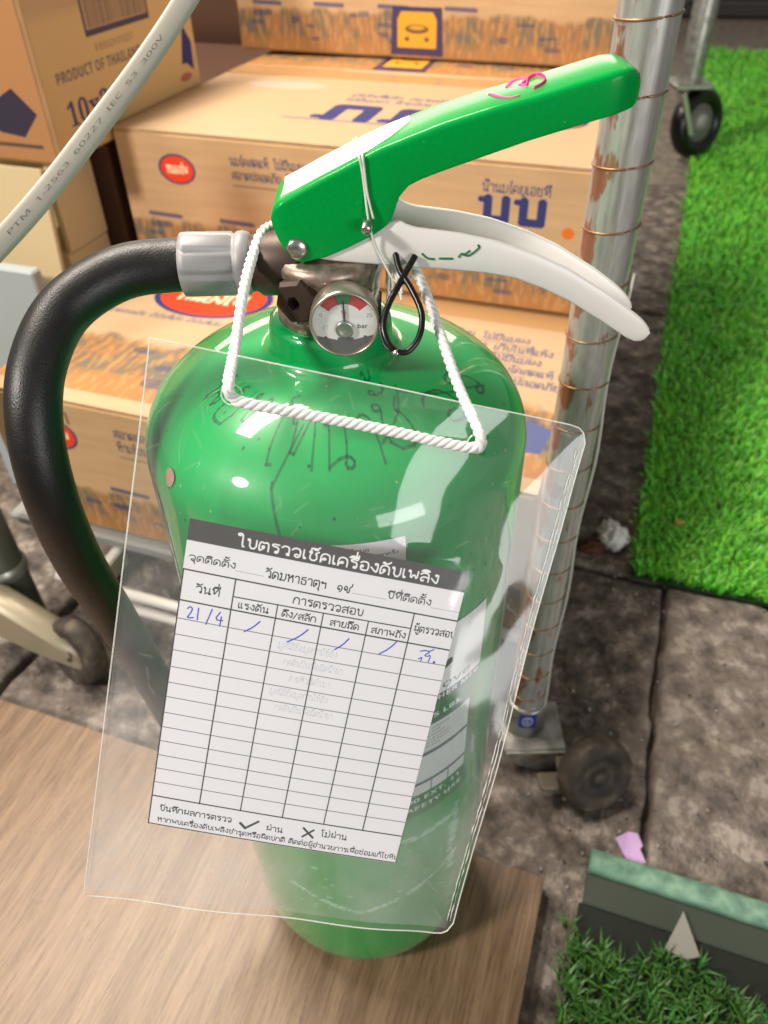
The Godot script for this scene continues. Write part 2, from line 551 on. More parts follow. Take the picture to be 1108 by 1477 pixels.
func materials() -> void:
	M.green = mat(Color(0.0, 0.55, 0.25), 0.28)
	M.green.clearcoat_enabled = true
	M.green.clearcoat = 0.6
	M.green.clearcoat_roughness = 0.12
	M.lever_green = mat(Color(1, 1, 1), 0.25)
	M.lever_green.albedo_texture = noise_tex(0.05, [[0.0, Color(0.0, 0.56, 0.235)], [0.86, Color(0.0, 0.59, 0.25)], [0.915, Color(0.02, 0.60, 0.27)], [0.93, Color(0.30, 0.66, 0.42)], [1.0, Color(0.55, 0.70, 0.52)]], 1024, 17, 3)
	tri_map(M.lever_green, 9.0, false)
	M.lever_green.metallic_specular = 0.22
	M.lever_green.clearcoat_enabled = true
	M.lever_green.clearcoat = 0.12
	M.lever_green.clearcoat_roughness = 0.08
	M.white_paint = mat(Color(1, 1, 1), 0.4)
	M.white_paint.albedo_color = Color(0.90, 0.89, 0.87)
	M.white_paint.roughness = 0.3
	M.steel = mat(Color(0.75, 0.74, 0.72), 0.3, 1.0)
	M.brass = mat(Color(1, 1, 1), 0.42, 0.75)
	M.brass.albedo_texture = noise_tex(0.02, [[0.0, Color(0.42, 0.36, 0.31)], [0.5, Color(0.60, 0.54, 0.49)], [1.0, Color(0.72, 0.67, 0.61)]], 512, 5)
	tri_map(M.brass, 22.0, false)
	M.dark_brass = mat(Color(0.27, 0.215, 0.19), 0.45, 0.5)
	M.ferrule = mat(Color(0.57, 0.565, 0.57), 0.5, 0.15)
	M.rubber = mat(Color(0.06, 0.056, 0.056), 0.5)
	M.rubber.roughness_texture = noise_tex(0.02, [[0.0, Color(0.75, 0.75, 0.75)], [1.0, Color(1, 1, 1)]], 512, 9)
	M.rubber.normal_enabled = true
	M.rubber.normal_texture = noise_tex(0.15, [], 512, 10, 3, true, 3.0)
	M.rubber.normal_scale = 0.3
	tri_map(M.rubber, 16.0, false)
	M.black = mat(Color(0.04, 0.04, 0.045), 0.3)
	M.cord = mat(Color(0.90, 0.90, 0.89), 0.85)
	M.thread = mat(Color(0.86, 0.86, 0.82), 0.35)
	M.clear = StandardMaterial3D.new()
	M.clear.albedo_color = Color(0.93, 0.95, 0.95, 0.055)
	M.clear.transparency = BaseMaterial3D.TRANSPARENCY_ALPHA
	M.clear.roughness = 0.07
	M.clear.cull_mode = BaseMaterial3D.CULL_DISABLED
	M.clear.normal_enabled = true
	M.clear.normal_texture = noise_tex(0.006, [], 512, 31, 2, true, 6.0)
	M.clear.normal_scale = 0.16
	M.clear_edge = StandardMaterial3D.new()
	M.clear_edge.albedo_color = Color(0.95, 0.95, 0.93, 0.45)
	M.clear_edge.transparency = BaseMaterial3D.TRANSPARENCY_ALPHA
	M.clear_edge.roughness = 0.1
	M.film = StandardMaterial3D.new()
	M.film.albedo_color = Color(0.95, 0.95, 0.90, 0.38)  # whitish tint paints the glare into the clear label
	M.film.transparency = BaseMaterial3D.TRANSPARENCY_ALPHA
	M.film.roughness = 0.12
	M.glass = StandardMaterial3D.new()
	M.glass.albedo_color = Color(1, 1, 1, 0.04)
	M.glass.transparency = BaseMaterial3D.TRANSPARENCY_ALPHA
	M.glass.roughness = 0.02
	M.card = mat(Color(1, 1, 1), 0.85)
	M.card.albedo_texture = noise_tex(0.012, [[0.0, Color(0.70, 0.55, 0.38)], [0.5, Color(0.76, 0.605, 0.43)], [1.0, Color(0.80, 0.65, 0.47)]], 512, 12)
	tri_map(M.card, 3.0)
	M.dark_card = mat(Color(0.31, 0.20, 0.13), 0.9)  # dark brown with the shade of the gaps put into the colour
	M.cream_card = mat(Color(0.80, 0.72, 0.56), 0.85)
	M.tape = mat(Color(0.72, 0.56, 0.38), 0.25)
	M.galv = mat(Color(1, 1, 1), 0.42, 0.7)
	M.galv.albedo_texture = noise_tex(0.012, [[0.0, Color(0.50, 0.50, 0.49)], [0.5, Color(0.66, 0.66, 0.64)], [1.0, Color(0.78, 0.77, 0.74)]], 512, 14)
	M.galv.roughness_texture = noise_tex(0.02, [[0.0, Color(0.7, 0.7, 0.7)], [1.0, Color(1, 1, 1)]], 512, 15)
	tri_map(M.galv, 8.0, false)
	M.wire = mat(Color(0.60, 0.45, 0.32), 0.4, 0.7)
	M.white_metal = mat(Color(0.80, 0.79, 0.77), 0.4, 0.2)
	M.grey = mat(Color(0.52, 0.52, 0.50), 0.6)

func ground_mat(lo: Color, mid: Color, hi: Color, sd: int) -> StandardMaterial3D:
	var m := mat(Color(1, 1, 1), 0.88)
	var nt := noise_tex(0.009, [[0.12, lo], [0.42, mid], [0.58, mid.lerp(hi, 0.3)], [0.74, hi]], 1024, sd, 7)
	nt.noise.fractal_gain = 0.66
	m.albedo_texture = nt
	m.normal_enabled = true
	var nb := noise_tex(0.02, [], 1024, sd + 1, 6, true, 9.0)
	nb.noise.fractal_gain = 0.62
	m.normal_texture = nb
	m.normal_scale = 0.9
	m.roughness_texture = noise_tex(0.012, [[0.3, Color(0.6, 0.6, 0.6)], [0.6, Color(1, 1, 1)]], 512, sd + 2, 3)
	tri_map(m, 2.6)
	return m

# ---------------------------------------------------------------- the ground
func ground() -> void:
	var g := setting("ground")
	var s := Shape.new()
	s.flat()
	s.quad(Vector3(-20, 0, 20), Vector3(20, 0, 20), Vector3(20, 0, -20), Vector3(-20, 0, -20))
	part("ground_sheet", s.done(), ground_mat(Color(0.19, 0.165, 0.145), Color(0.31, 0.27, 0.24), Color(0.42, 0.37, 0.33), 41), g, Vector3(0, -0.030, 0))
	var pave := setting("pavement")
	pave.position = uv(0, 0, 0)
	pave.rotation.y = TURN
	var light := ground_mat(Color(0.28, 0.25, 0.23), Color(0.425, 0.385, 0.355), Color(0.61, 0.57, 0.53), 51)
	var dark := ground_mat(Color(0.22, 0.195, 0.18), Color(0.385, 0.345, 0.315), Color(0.60, 0.555, 0.515), 61)
	var far := ground_mat(Color(0.36, 0.33, 0.29), Color(0.47, 0.43, 0.385), Color(0.55, 0.51, 0.46), 71)
	var list := [
		[0.098, 0.80, -0.30, 0.66, light], [-0.52, 0.0925, 0.16, 0.657, dark], [-1.30, -0.53, 0.05, 0.66, dark], [-0.52, 0.088, -0.32, 0.15, dark],
		[-0.45, 0.16, 0.665, 1.32, dark], [-0.45, 0.16, 1.33, 2.0, dark], [-0.45, 0.16, 2.01, 2.72, far], [-0.45, 0.16, 2.73, 3.50, far],
		[0.81, 1.6, -0.30, 0.66, light], [-0.8, 0.45, 3.51, 4.6, far], [0.46, 1.7, 3.51, 4.6, far], [1.71, 3.0, 3.51, 4.6, far],
		[-0.8, 0.9, 4.61, 6.4, far], [0.91, 2.6, 4.61, 6.4, far], [-1.25, -0.46, 0.67, 1.5, dark], [-2.1, -1.31, 0.05, 0.9, dark],
	]
	var bump := FastNoiseLite.new()
	bump.seed = 3
	bump.frequency = 22.0
	bump.fractal_octaves = 3
	for k in list.size():
		var q: Array = list[k]
		part("slab", slab_mesh(q[0], q[1], q[2], q[3], bump, k), q[4], pave)

func stations(a: float, b: float) -> Array:    # finer towards both edges
	var out := [a, a + 0.0012, a + 0.005, a + 0.011]
	var n := clampi(int((b - a) / 0.014), 8, 50)
	for i in range(1, n):
		out.append(lerpf(a + 0.011, b - 0.011, float(i) / n))
	out.append_array([b - 0.011, b - 0.005, b - 0.0012, b])
	return out

func slab_mesh(u0: float, u1: float, v0: float, v1: float, bump: FastNoiseLite, k: int) -> ArrayMesh:
	var s := Shape.new()
	var us := stations(u0, u1)
	var vs := stations(v0, v1)
	var r := []
	for z in vs:
		var row := []
		for x in us:
			var edge := minf(minf(x - u0, u1 - x), minf(z - v0, v1 - z))
			var h := -0.0165 + bump.get_noise_2d(x + k, z) * 0.0022
			var xx: float = x
			var zz: float = z
			if edge < 0.02:
				xx += bump.get_noise_2d(x * 0.7 + 9, z * 0.7) * 0.005
				zz += bump.get_noise_2d(x * 0.7, z * 0.7 + 9) * 0.004
			if edge < 0.0005:
				h = -0.034
			elif edge < 0.004:
				h -= 0.0022
			row.append(Vector3(xx, h, -zz))
		r.append(row)
	s.rows(r, false)
	return s.done()

# ---------------------------------------------------------------- the cartons
func cardboard(w: int, h: int) -> Image:
	var img := Image.create(w, h, false, Image.FORMAT_RGBA8)
	img.fill(Color(0.76, 0.622, 0.462))
	var n := FastNoiseLite.new()
	n.frequency = 0.01
	for y in range(0, h, 2):
		for x in range(0, w, 4):
			var k := n.get_noise_2d(x * 0.4, y * 3.0) * 0.035
			img.fill_rect(Rect2i(x, y, 4, 2), Color(0.76 + k, 0.622 + k, 0.462 + k))
	return img

const NAVY := Color(0.16, 0.19, 0.42)
const RED := Color(0.86, 0.24, 0.10)

func brand_oval(img: Image, c: Vector2, r: Vector2, spin := false) -> void:
	oval(img, c, r * 1.12, NAVY)
	oval(img, c, r, RED)
	if not spin:
		thai_fit(img, "หนองโพ", c.x - r.x * 0.62, c.x + r.x * 0.62, c.y + r.y * 0.3, r.y * 0.55, maxf(1.5, r.y * 0.11), Color(0.97, 0.80, 0.66))
	else:
		thai_fit(img, "พโองนห", c.x - r.x * 0.62, c.x + r.x * 0.62, c.y + r.y * 0.3, r.y * 0.5, maxf(1.5, r.y * 0.11), Color(0.97, 0.80, 0.66))

func milk_word(img: Image, x: float, y: float, w: float, h: float, spin: bool) -> void:    # the two big blue letters
	var d := -1.0 if spin else 1.0
	for k in 2:
		var l := x + (k * 0.56 if not spin else (1 - k) * 0.56) * w
		var t := w * 0.080
		var b := w * 0.44
		var e0 := y + (h if not spin else 0.0)
		var e1 := y + (0.0 if not spin else h)
		seg(img, Vector2(l + t, e1), Vector2(l + t, e0 - d * t), t * 1.7, NAVY)
		seg(img, Vector2(l + t, e0 - d * t), Vector2(l + b - t, e0 - d * t), t * 1.7, NAVY)
		seg(img, Vector2(l + b - t, e0 - d * t), Vector2(l + b - t, e1), t * 1.7, NAVY)
		seg(img, Vector2(l - t * 0.4, e1 + d * t * 0.3), Vector2(l + t, e1 + d * t * 0.3), t * 1.2, NAVY)

func farm_band(img: Image, y0: int, y1: int, shield: float) -> void:    # the printed strip of a dairy farm
	var w := img.get_width()
	var n := FastNoiseLite.new()
	n.frequency = 0.012
	n.fractal_octaves = 3
	n.seed = y0
	var f := FastNoiseLite.new()
	f.frequency = 0.06
	f.seed = y0 + 3
	f.fractal_octaves = 2
	for y in range(y0, y1):
		for x in w:
			var t := float(y - y0) / (y1 - y0)
			var a := n.get_noise_2d(x * 0.8, y * 0.5)              # trees and cows: upright clumps
			var b := f.get_noise_2d(x * 0.9, y * 0.25)
			var c := Color(0.62, 0.44, 0.26).lerp(Color(0.50, 0.41, 0.27), smoothstep(-0.2, 0.3, a))
			c = c.lerp(Color(0.72, 0.47, 0.24), smoothstep(0.55, 0.9, t) * 0.6)
			if t < 0.66:
				c = c.lerp(Color(0.36, 0.36, 0.40), smoothstep(0.02, 0.25, b + a * 0.5 - 0.05) * 0.55)
			c = c.lerp(Color(0.80, 0.60, 0.38), smoothstep(0.16, 0.34, -b) * 0.45)
			var e := smoothstep(0.0, 0.16, t + 0.16 * a) * 0.9
			blot(img, x, y, c, e)
	for k in 14:
		var x := rng.randf() * w
		var hh := (y1 - y0) * rng.randf_range(0.12, 0.3)
		var yy := lerpf(y0, y1, rng.randf_range(0.1, 0.75))
		seg(img, Vector2(x, yy), Vector2(x + rng.randf_range(10, 50), yy + rng.randf_range(-4, 4)), hh * 0.5, Color(NAVY, 0.38))
	if shield >= 0.0:
		var cx := shield * w
		var hw := w * 0.052
		var H := float(y1 - y0)
		poly(img, PackedVector2Array([Vector2(cx - hw * 1.25, y0 - H * 0.08), Vector2(cx + hw * 1.25, y0 - H * 0.08), Vector2(cx + hw * 1.35, y1 - 2), Vector2(cx - hw * 1.35, y1 - 2)]), Color(0.26, 0.20, 0.33))
		poly(img, PackedVector2Array([Vector2(cx - hw * 0.8, y0 + H * 0.02), Vector2(cx + hw * 0.8, y0 + H * 0.02), Vector2(cx + hw, y0 + H * 0.2), Vector2(cx + hw, y0 + H * 0.82), Vector2(cx - hw, y0 + H * 0.82), Vector2(cx - hw, y0 + H * 0.2)]), Color(0.85, 0.62, 0.16))
		oval(img, Vector2(cx, y0 + H * 0.4), Vector2(hw * 0.6, H * 0.1), Color(0.45, 0.32, 0.18))
		oval(img, Vector2(cx, y0 + H * 0.37), Vector2(hw * 0.4, H * 0.05), Color(0.80, 0.60, 0.22))
		for s in [-0.5, 0.5]:
			oval(img, Vector2(cx + hw * s, y0 + H * 0.62), Vector2(hw * 0.12, H * 0.05), Color(0.40, 0.28, 0.16))

func small_print(img: Image, x0: float, x1: float, y: float, lines: int, step: float, c: Color) -> void:
	var words := ["นมโคสดแท้", "ไม่มีนมผง", "สะอาดปลอดภัย", "เก็บในที่แห้ง", "ห้ามโยน"]
	for k in lines:
		var x := x0
		while x < x1 - 40:
			x += thai(img, words[rng.randi() % 5], Vector2(x, y + k * step), step * 0.48, maxf(1.6, step * 0.09), c, 1.0) + step * 0.4

func front_print(code: String) -> Image:
	var img := cardboard(1200, 348)
	farm_band(img, 222, 348, 0.5)
	brand_oval(img, Vector2(165, 84), Vector2(47, 36))
	small_print(img, 320, 540, 58, 2, 36, Color(0.36, 0.33, 0.38))
	seg(img, Vector2(320, 112), Vector2(500, 112), 2.5, Color(0.36, 0.33, 0.38))
	thai_fit(img, "น้ำนมโคยูเอชที", 950, 1100, 60, 19, 2.4, Color(NAVY, 0.85))
	milk_word(img, 952, 76, 146, 62, false)
	oval(img, Vector2(1150, 142), Vector2(14, 14), Color(0.85, 0.43, 0.12))
	for k in 4:
		seg(img, Vector2(60 + k * 210, 214), Vector2(150 + k * 210, 216), 12, Color(NAVY, 0.6))
	if code != "":
		latin(img, code, Vector2(70, 50), 44, Color(0.42, 0.31, 0.24), "Droid Sans Mono", 1.5)
	return img

func top_print(band_front: bool) -> Image:
	var img := cardboard(1200, 1320)
	for y in range(0, 1320, 4):
		for x in range(0, 1200, 8):
			img.fill_rect(Rect2i(x, y, 8, 4), img.get_pixel(x, y).lerp(Color(0.74, 0.64, 0.52), 0.55))  # top card paled: its glare is put into the colour
	if band_front:
		farm_band(img, 1030, 1275, -1.0)
		brand_oval(img, Vector2(285, 800), Vector2(140, 100))
		small_print(img, 60, 520, 940, 1, 30, Color(0.42, 0.40, 0.46))
		small_print(img, 740, 1130, 800, 5, 44, Color(0.40, 0.38, 0.47))
		for k in 5:
			seg(img, Vector2(760, 812 + 44 * k), Vector2(1080 + 20 * (k % 2), 812 + 44 * k), 3, Color(0.40, 0.38, 0.47))
		poly(img, PackedVector2Array([Vector2(1010, 1130), Vector2(1100, 1080), Vector2(1190, 1120), Vector2(1180, 1200), Vector2(1040, 1210)]), Color(0.30, 0.33, 0.52))
	else:
		farm_band(img, 330, 590, 0.42)
		milk_word(img, 470, 985, 320, 130, true)
		latin(img, "", Vector2(0, 0), 20, NAVY)
		small_print(img, 480, 800, 905, 2, 48, Color(0.33, 0.34, 0.47))
		seg(img, Vector2(380, 1135), Vector2(760, 1135), 8, Color(0.33, 0.34, 0.47))
		brand_oval(img, Vector2(1010, 985), Vector2(100, 72), true)
		oval(img, Vector2(250, 820), Vector2(120, 46), Color(0.76, 0.69, 0.62, 0.8))
		poly(img, PackedVector2Array([Vector2(60, 620), Vector2(330, 600), Vector2(420, 660), Vector2(250, 690), Vector2(80, 670)]), Color(0.45, 0.38, 0.34, 0.6))
	return img

func carton(called: String, label: String, u0: float, u1: float, v0: float, v1: float, h0: float, h1: float, body: Material, turn := 0.0, group := "") -> Node3D:
	var t := thing(called, label, "cardboard box", uv((u0 + u1) / 2, (v0 + v1) / 2, h0), TURN + turn, group)
	var w := u1 - u0
	var d := v1 - v0
	var s := Shape.new()
	s.box(Vector3(0, (h1 - h0) / 2 - 0.002, 0), Vector3(w, h1 - h0 - 0.004, d), 0.003)
	part("carton_body", s.done(), body, t)
	return t

func panel_on(t: Node3D, called: String, img: Image, a: Vector3, b: Vector3, c: Vector3, d: Vector3, rough := 0.75) -> void:    # a printed face, bottom left, bottom right, top right, top left
	var m := mat(Color(1, 1, 1), rough)
	m.albedo_texture = tex(img)
	m.texture_repeat = false
	var s := Shape.new()
	s.flat()
	s.quad(a, b, c, d)
	part(called, s.done(), m, t)

func milk_carton(label: String, u0: float, u1: float, v0: float, v1: float, h0: float, h1: float, front: Image, top: Image) -> Node3D:
	var t := carton("milk_carton_box", label, u0, u1, v0, v1, h0, h1, M.card, 0.0, "stacked cardboard milk boxes")
	var w := (u1 - u0) / 2
	var d := (v1 - v0) / 2
	var h := h1 - h0
	panel_on(t, "front_panel", front, Vector3(-w + .002, .003, d + .0006), Vector3(w - .002, .003, d + .0006), Vector3(w - .002, h - .007, d + .0006), Vector3(-w + .002, h - .007, d + .0006))
	# the two top flaps meet along the middle under a strip of tape
	var m := mat(Color(1, 1, 1), 0.42)
	m.albedo_texture = tex(top)
	m.texture_repeat = false
	for k in 2:
		var x0 := -w + 0.001
		var x1 := w - 0.001
		var z0 := d - 0.001 if k == 0 else -0.0012
		var z1 := 0.0012 if k == 0 else -d + 0.001
		var s := Shape.new()
		var row0 := []
		var row1 := []
		var vz := func(z): return clampf((z + d) / (2 * d), 0, 1)
		s.flat()
		for i in 12:
			var xa := lerpf(x0, x1, i / 12.0)
			var xb := lerpf(x0, x1, (i + 1) / 12.0)
			for j in 6:
				var za := lerpf(z0, z1, j / 6.0)
				var zb := lerpf(z0, z1, (j + 1) / 6.0)
				var hh := func(x, z): return h - 0.0025 + 0.0035 * sin(PI * (x - x0) / (x1 - x0)) * sin(PI * absf(z) / d) * (0.6 if k == 0 else 1.0)
				s.smooth(1)
				s.quad(Vector3(xa, hh.call(xa, za), za), Vector3(xb, hh.call(xb, za), za), Vector3(xb, hh.call(xb, zb), zb), Vector3(xa, hh.call(xa, zb), zb),
					Vector2((xa + w) / (2 * w), vz.call(za)), Vector2((xb + w) / (2 * w), vz.call(za)), Vector2((xb + w) / (2 * w), vz.call(zb)), Vector2((xa + w) / (2 * w), vz.call(zb)))
		s.flat()
		s.quad(Vector3(x0, h - .0045, z0), Vector3(x1, h - .0045, z0), Vector3(x1, h - .0025, z0), Vector3(x0, h - .0025, z0))
		part("top_flap", s.done(), m, t)
	var s2 := Shape.new()
	s2.flat()
	s2.box(Vector3(0, h - 0.0022, 0), Vector3(2 * w - 0.004, 0.0006, 0.048))
	s2.box(Vector3(w + 0.0002, h - 0.03, 0), Vector3(0.0006, 0.055, 0.048))
	s2.box(Vector3(-w - 0.0002, h - 0.03, 0), Vector3(0.0006, 0.055, 0.048))
	part("tape_strip", s2.done(), M.tape, t)
	return t

func boxes() -> void:
	var front := front_print("")
	var low_front := front_print("2501")
	var top := top_print(false)
	milk_carton("bottom printed milk box, its front edge nearest the extinguisher", -0.545, -0.040, 0.44, 0.99, 0.105, 0.2576, low_front, top_print(true))
	milk_carton("middle milk box right behind the lever, resting on the lower box", -0.5535, -0.052, 0.72, 1.27, 0.2586, 0.400, front, top)
	milk_carton("topmost milk box with a yellow badge, at the back of the stack", -0.586, -0.083, 1.08, 1.38, 0.4026, 0.55, front, top)
	# the tall carton on the left and what stands round it
	var t := carton("tall_carton", "tall cardboard carton with barcode panel and size print, behind the cable", -0.96, -0.56, 0.64, 0.92, 0.381, 0.575, M.card)
	var img := cardboard(560, 720)
	img.fill_rect(Rect2i(0, 480, 560, 240), Color(0.82, 0.68, 0.47))
	for k in 3:
		img.fill_rect(Rect2i(0, 470 + k * 5, 560, 5), Color(0.76, 0.622, 0.462).lerp(Color(0.82, 0.68, 0.47), 0.25 + 0.25 * k))
	latin(img, "PRODUCT OF THAILAND", Vector2(40, 590), 26, Color(0.40, 0.36, 0.42), "Droid Sans Bold")
	latin(img, "10x36", Vector2(48, 668), 62, Color(0.22, 0.22, 0.42), "Droid Serif Bold")
	var ink := Color(0.30, 0.25, 0.34)
	img.fill_rect(Rect2i(160, 420, 230, 108), ink)
	img.fill_rect(Rect2i(167, 427, 216, 90), Color(0.72, 0.58, 0.42))
	var x := 176
	while x < 376:
		var bw := 1 + rng.randi() % 4
		img.fill_rect(Rect2i(x, 434, bw, 80), Color(0.42, 0.35, 0.35))
		x += bw + 2 + rng.randi() % 3
	latin(img, "8 850329 010257", Vector2(180, 556), 18, Color(0.45, 0.38, 0.38))
	poly(img, PackedVector2Array([Vector2(490, 640), Vector2(515, 560), Vector2(545, 600), Vector2(540, 660), Vector2(510, 640)]), NAVY)
	oval(img, Vector2(500, 668), Vector2(26, 9), Color(0.70, 0.40, 0.36))
	panel_on(t, "side_panel", img.get_region(Rect2i(0, 330, 560, 390)), Vector3(.2006, .003, .137), Vector3(.2006, .003, -.137), Vector3(.2006, .191, -.137), Vector3(.2006, .191, .137))
	var fr := cardboard(640, 570)
	for y in 570:
		for k in range(0, 640, 8):
			fr.fill_rect(Rect2i(k, y, 8, 1), Color(0.68, 0.48, 0.30))
	poly(fr, PackedVector2Array([Vector2(520, 500), Vector2(590, 465), Vector2(625, 500), Vector2(590, 535), Vector2(545, 530)]), Color(0.17, 0.14, 0.22))
	fr.fill_rect(Rect2i(500, 545, 120, 6), Color(0.35, 0.26, 0.22))
	panel_on(t, "front_panel", fr.get_region(Rect2i(0, 260, 640, 310)), Vector3(-.197, .003, .1406), Vector3(.197, .003, .1406), Vector3(.197, .191, .1406), Vector3(-.197, .191, .1406))
	# the cream carton below it, open at the top front
	var c := thing("cream_carton", "open cream carton under the tall carton, its front flap hanging", "cardboard box", uv(-0.78, 0.76, -0.014), TURN)
	var s := Shape.new()
	s.box(Vector3(-0.005, 0.150, 0.075), Vector3(0.39, 0.300, 0.07), 0.003)
	part("carton_body", s.done(), M.cream_card, c)
	s = Shape.new()
	for k in [-1, 1]:
		s.box(Vector3(k * 0.188, 0.346, 0.075), Vector3(0.007, 0.092, 0.066), 0.001)
	s.box(Vector3(0, 0.346, 0.046), Vector3(0.368, 0.092, 0.006), 0.001)
	part("carton_wall", s.done(), M.cream_card, c)
	s = Shape.new()
	s.box(Vector3(0, 0.3925, 0.075), Vector3(0.39, 0.003, 0.07), 0.001)
	part("top_flap", s.done(), M.cream_card, c)
	s = Shape.new()
	s.box(Vector3(0.15, 0.325, 0.125), Vector3(0.085, 0.13, 0.006), 0.001, Basis(Vector3.RIGHT, -0.12))
	part("front_flap", s.done(), M.cream_card, c)
	carton("backdrop_carton", "added plain dark backdrop carton in the gap behind the printed boxes", -1.15, -0.62, 1.28, 1.62, -0.016, 0.62, M.dark_card)  # added backdrop that keeps the gap dark
	carton("shade_carton", "added dark carton standing for the shaded side of the cream carton", -0.975, -0.578, 0.735, 1.25, -0.016, 0.379, M.dark_card)  # added block: the cream carton's shaded side, painted dark
	# a pale grey foam box leaning at the left edge
	var f := thing("grey_board", "pale blue-grey board standing at the left edge behind the hose", "board", uv(-0.655, 0.585, -0.014), TURN)
	s = Shape.new()
	s.box(Vector3(0, 0.155, 0), Vector3(0.15, 0.31, 0.014), 0.002)
	part("board_face", s.done(), mat(Color(0.66, 0.70, 0.71), 0.5), f)

# ---------------------------------------------------------------- rack, poles, wheel
func rack_and_poles() -> void:
	var t := thing("metal_rack", "low white metal rack with two front rods that carries the boxes", "rack", uv(-0.30, 0.70, -0.016), TURN)
	var s := Shape.new()
	s.box(Vector3(0.005, 0.113, -0.13), Vector3(0.545, 0.014, 0.80), 0.003)
	part("deck", s.done(), M.grey, t)
	for q in [[0.104, 0.317, -0.175, 0.16], [0.089, 0.321, -0.155, 0.16]]:
		s = Shape.new()
		s.tube([Vector3(q[2], q[0], q[1]), Vector3(q[3], q[0], q[1])], 0.0052, 12)
		part("rod", s.done(), M.white_metal, t)
	for x in [-0.14, 0.145]:
		s = Shape.new()
		s.box(Vector3(x, 0.095, 0.292), Vector3(0.012, 0.024, 0.056), 0.002)
		part("bracket", s.done(), M.white_metal, t)
	for x in [-0.24, 0.25]:
		for z in [0.24, -0.49]:
			s = Shape.new()
			s.box(Vector3(x, 0.053, z), Vector3(0.024, 0.106, 0.024), 0.002)
			part("leg", s.done(), M.grey, t)

	# the galvanised pole with wire wound round it
	var at := Vector3(0.1422, -0.016, -0.1239)
	t = thing("galvanised_pole", "rusty galvanised pole wound with wire, on a muddy caster behind the lever tip", "pole", at)
	var R := 0.0143
	s = Shape.new()
	s.lathe([Vector2(R, 0.03), Vector2(R, 1.30)], 48)
	var img := Image.create(512, 2048, false, Image.FORMAT_RGBA8)
	var n := FastNoiseLite.new()
	n.frequency = 0.02
	n.fractal_octaves = 5
	var blob := FastNoiseLite.new()
	blob.frequency = 0.006
	blob.fractal_octaves = 4
	for y in 2048:
		for x in 512:
			var streak := n.get_noise_2d(x * 1.6, y * 0.12) * 0.5 + 0.5
			var g := 0.58 + 0.24 * streak + 0.06 * n.get_noise_2d(x * 2.0, y * 2.0 + 900)
			var c := Color(g, g * 0.995, g * 0.965)
			var h := 0.03 + 1.27 * (1.0 - y / 2048.0)
			var ring := fposmod(h - 0.0085, 0.0312) / 0.0312
			var left := clampf(1.0 - absf(x - 424) / 62.0, 0, 1)      # the side that faces the boxes
			var rust := blob.get_noise_2d(x * 1.2, y * 2.4) + 0.55 * left - 0.42 + 0.34 * (ring if ring > 0.5 else 0.0) * left + n.get_noise_2d(x * 3.0, y * 3.0) * 0.25
			if rust > 0.0:
				c = c.lerp(Color(0.56, 0.33, 0.24).lerp(Color(0.70, 0.50, 0.40), streak), clampf(rust * 5.0, 0, 0.9))
			img.set_pixel(x, y, c)
	var pm := mat(Color(1, 1, 1), 0.33, 0.5)
	pm.albedo_texture = tex(img)
	part("pipe", s.done(), pm, t)
	var hoop_path := []
	for k in 40:
		hoop_path.append(Vector3(sin(TAU * k / 40.0) * (R + 0.0003), 0.0016 * sin(TAU * k / 40.0 + 0.6), cos(TAU * k / 40.0) * (R + 0.0003)))
	s = Shape.new()
	s.tube(hoop_path, 0.0006, 6, true)
	var hoop_mesh := s.done()
	for k in 40:
		part("wire_ring", hoop_mesh, M.wire, t, Vector3(0, 0.0735 + 0.0312 * k, 0)).rotation.y = rng.randf_range(-0.3, 0.3)
	s = Shape.new()
	var cable := []
	for k in 30:
		cable.append(Vector3(0.0134 + 0.0012 * sin(k * 0.7), 0.035 + 0.42 * k / 29.0, 0.0075 + 0.0006 * cos(k * 0.9)))
	s.tube(cable, 0.0011, 8)
	part("thin_white_cable", s.done(), mat(Color(0.78, 0.78, 0.74), 0.4), t)
	s = Shape.new()
	s.lathe([Vector2(0.0, 0.024), Vector2(0.019, 0.024), Vector2(0.020, 0.028), Vector2(0.0175, 0.036), Vector2(0.0172, 0.058), Vector2(0.0160, 0.060), Vector2(0.0142, 0.060)], 40)
	part("collar", s.done(), M.galv, t)
	# blue sticker wrapped round the collar
	var st := Image.create(128, 96, false, Image.FORMAT_RGBA8)
	st.fill(Color(0.12, 0.20, 0.62))
	oval(st, Vector2(64, 48), Vector2(40, 34), Color(0.75, 0.78, 0.85))
	oval(st, Vector2(64, 48), Vector2(30, 24), Color(0.12, 0.20, 0.62))
	latin(st, "G", Vector2(46, 64), 46, Color(0.80, 0.82, 0.88), "Droid Sans Bold")
	part("blue_sticker", arc_patch(0.0177, deg_to_rad(-28), deg_to_rad(22), 0.0385, 0.0575), picture(st, 0.4), t)
	# the bent steel foot plate
	s = Shape.new()
	s.box(Vector3(0.006, 0.0255, 0.007), Vector3(0.054, 0.003, 0.050), 0.0006)
	s.slab(PackedVector2Array([Vector2(-0.020, 0.0262), Vector2(0.033, 0.0262), Vector2(0.033, 0.0), Vector2(0.008, 0.0), Vector2(-0.009, 0.008)]), 0.0325, 0.0352, 0.0, true)
	s.flat()
	s.box(Vector3(0.0315, 0.0125, 0.010), Vector3(0.003, 0.023, 0.044), 0.0005)
	part("foot_plate", s.done(), M.galv, t)

	M.mud = mat(Color(1, 1, 1), 0.75)
	M.mud.albedo_texture = noise_tex(0.012, [[0.25, Color(0.17, 0.145, 0.125)], [0.6, Color(0.27, 0.235, 0.20)], [0.85, Color(0.42, 0.37, 0.31)]], 512, 91, 5)
	tri_map(M.mud, 7.0, false)
	caster(t, Vector3(0.194, 0.0155, -0.066) - at, Vector3(0.30, 0.42, 0.86), 0.033)
	s = Shape.new()
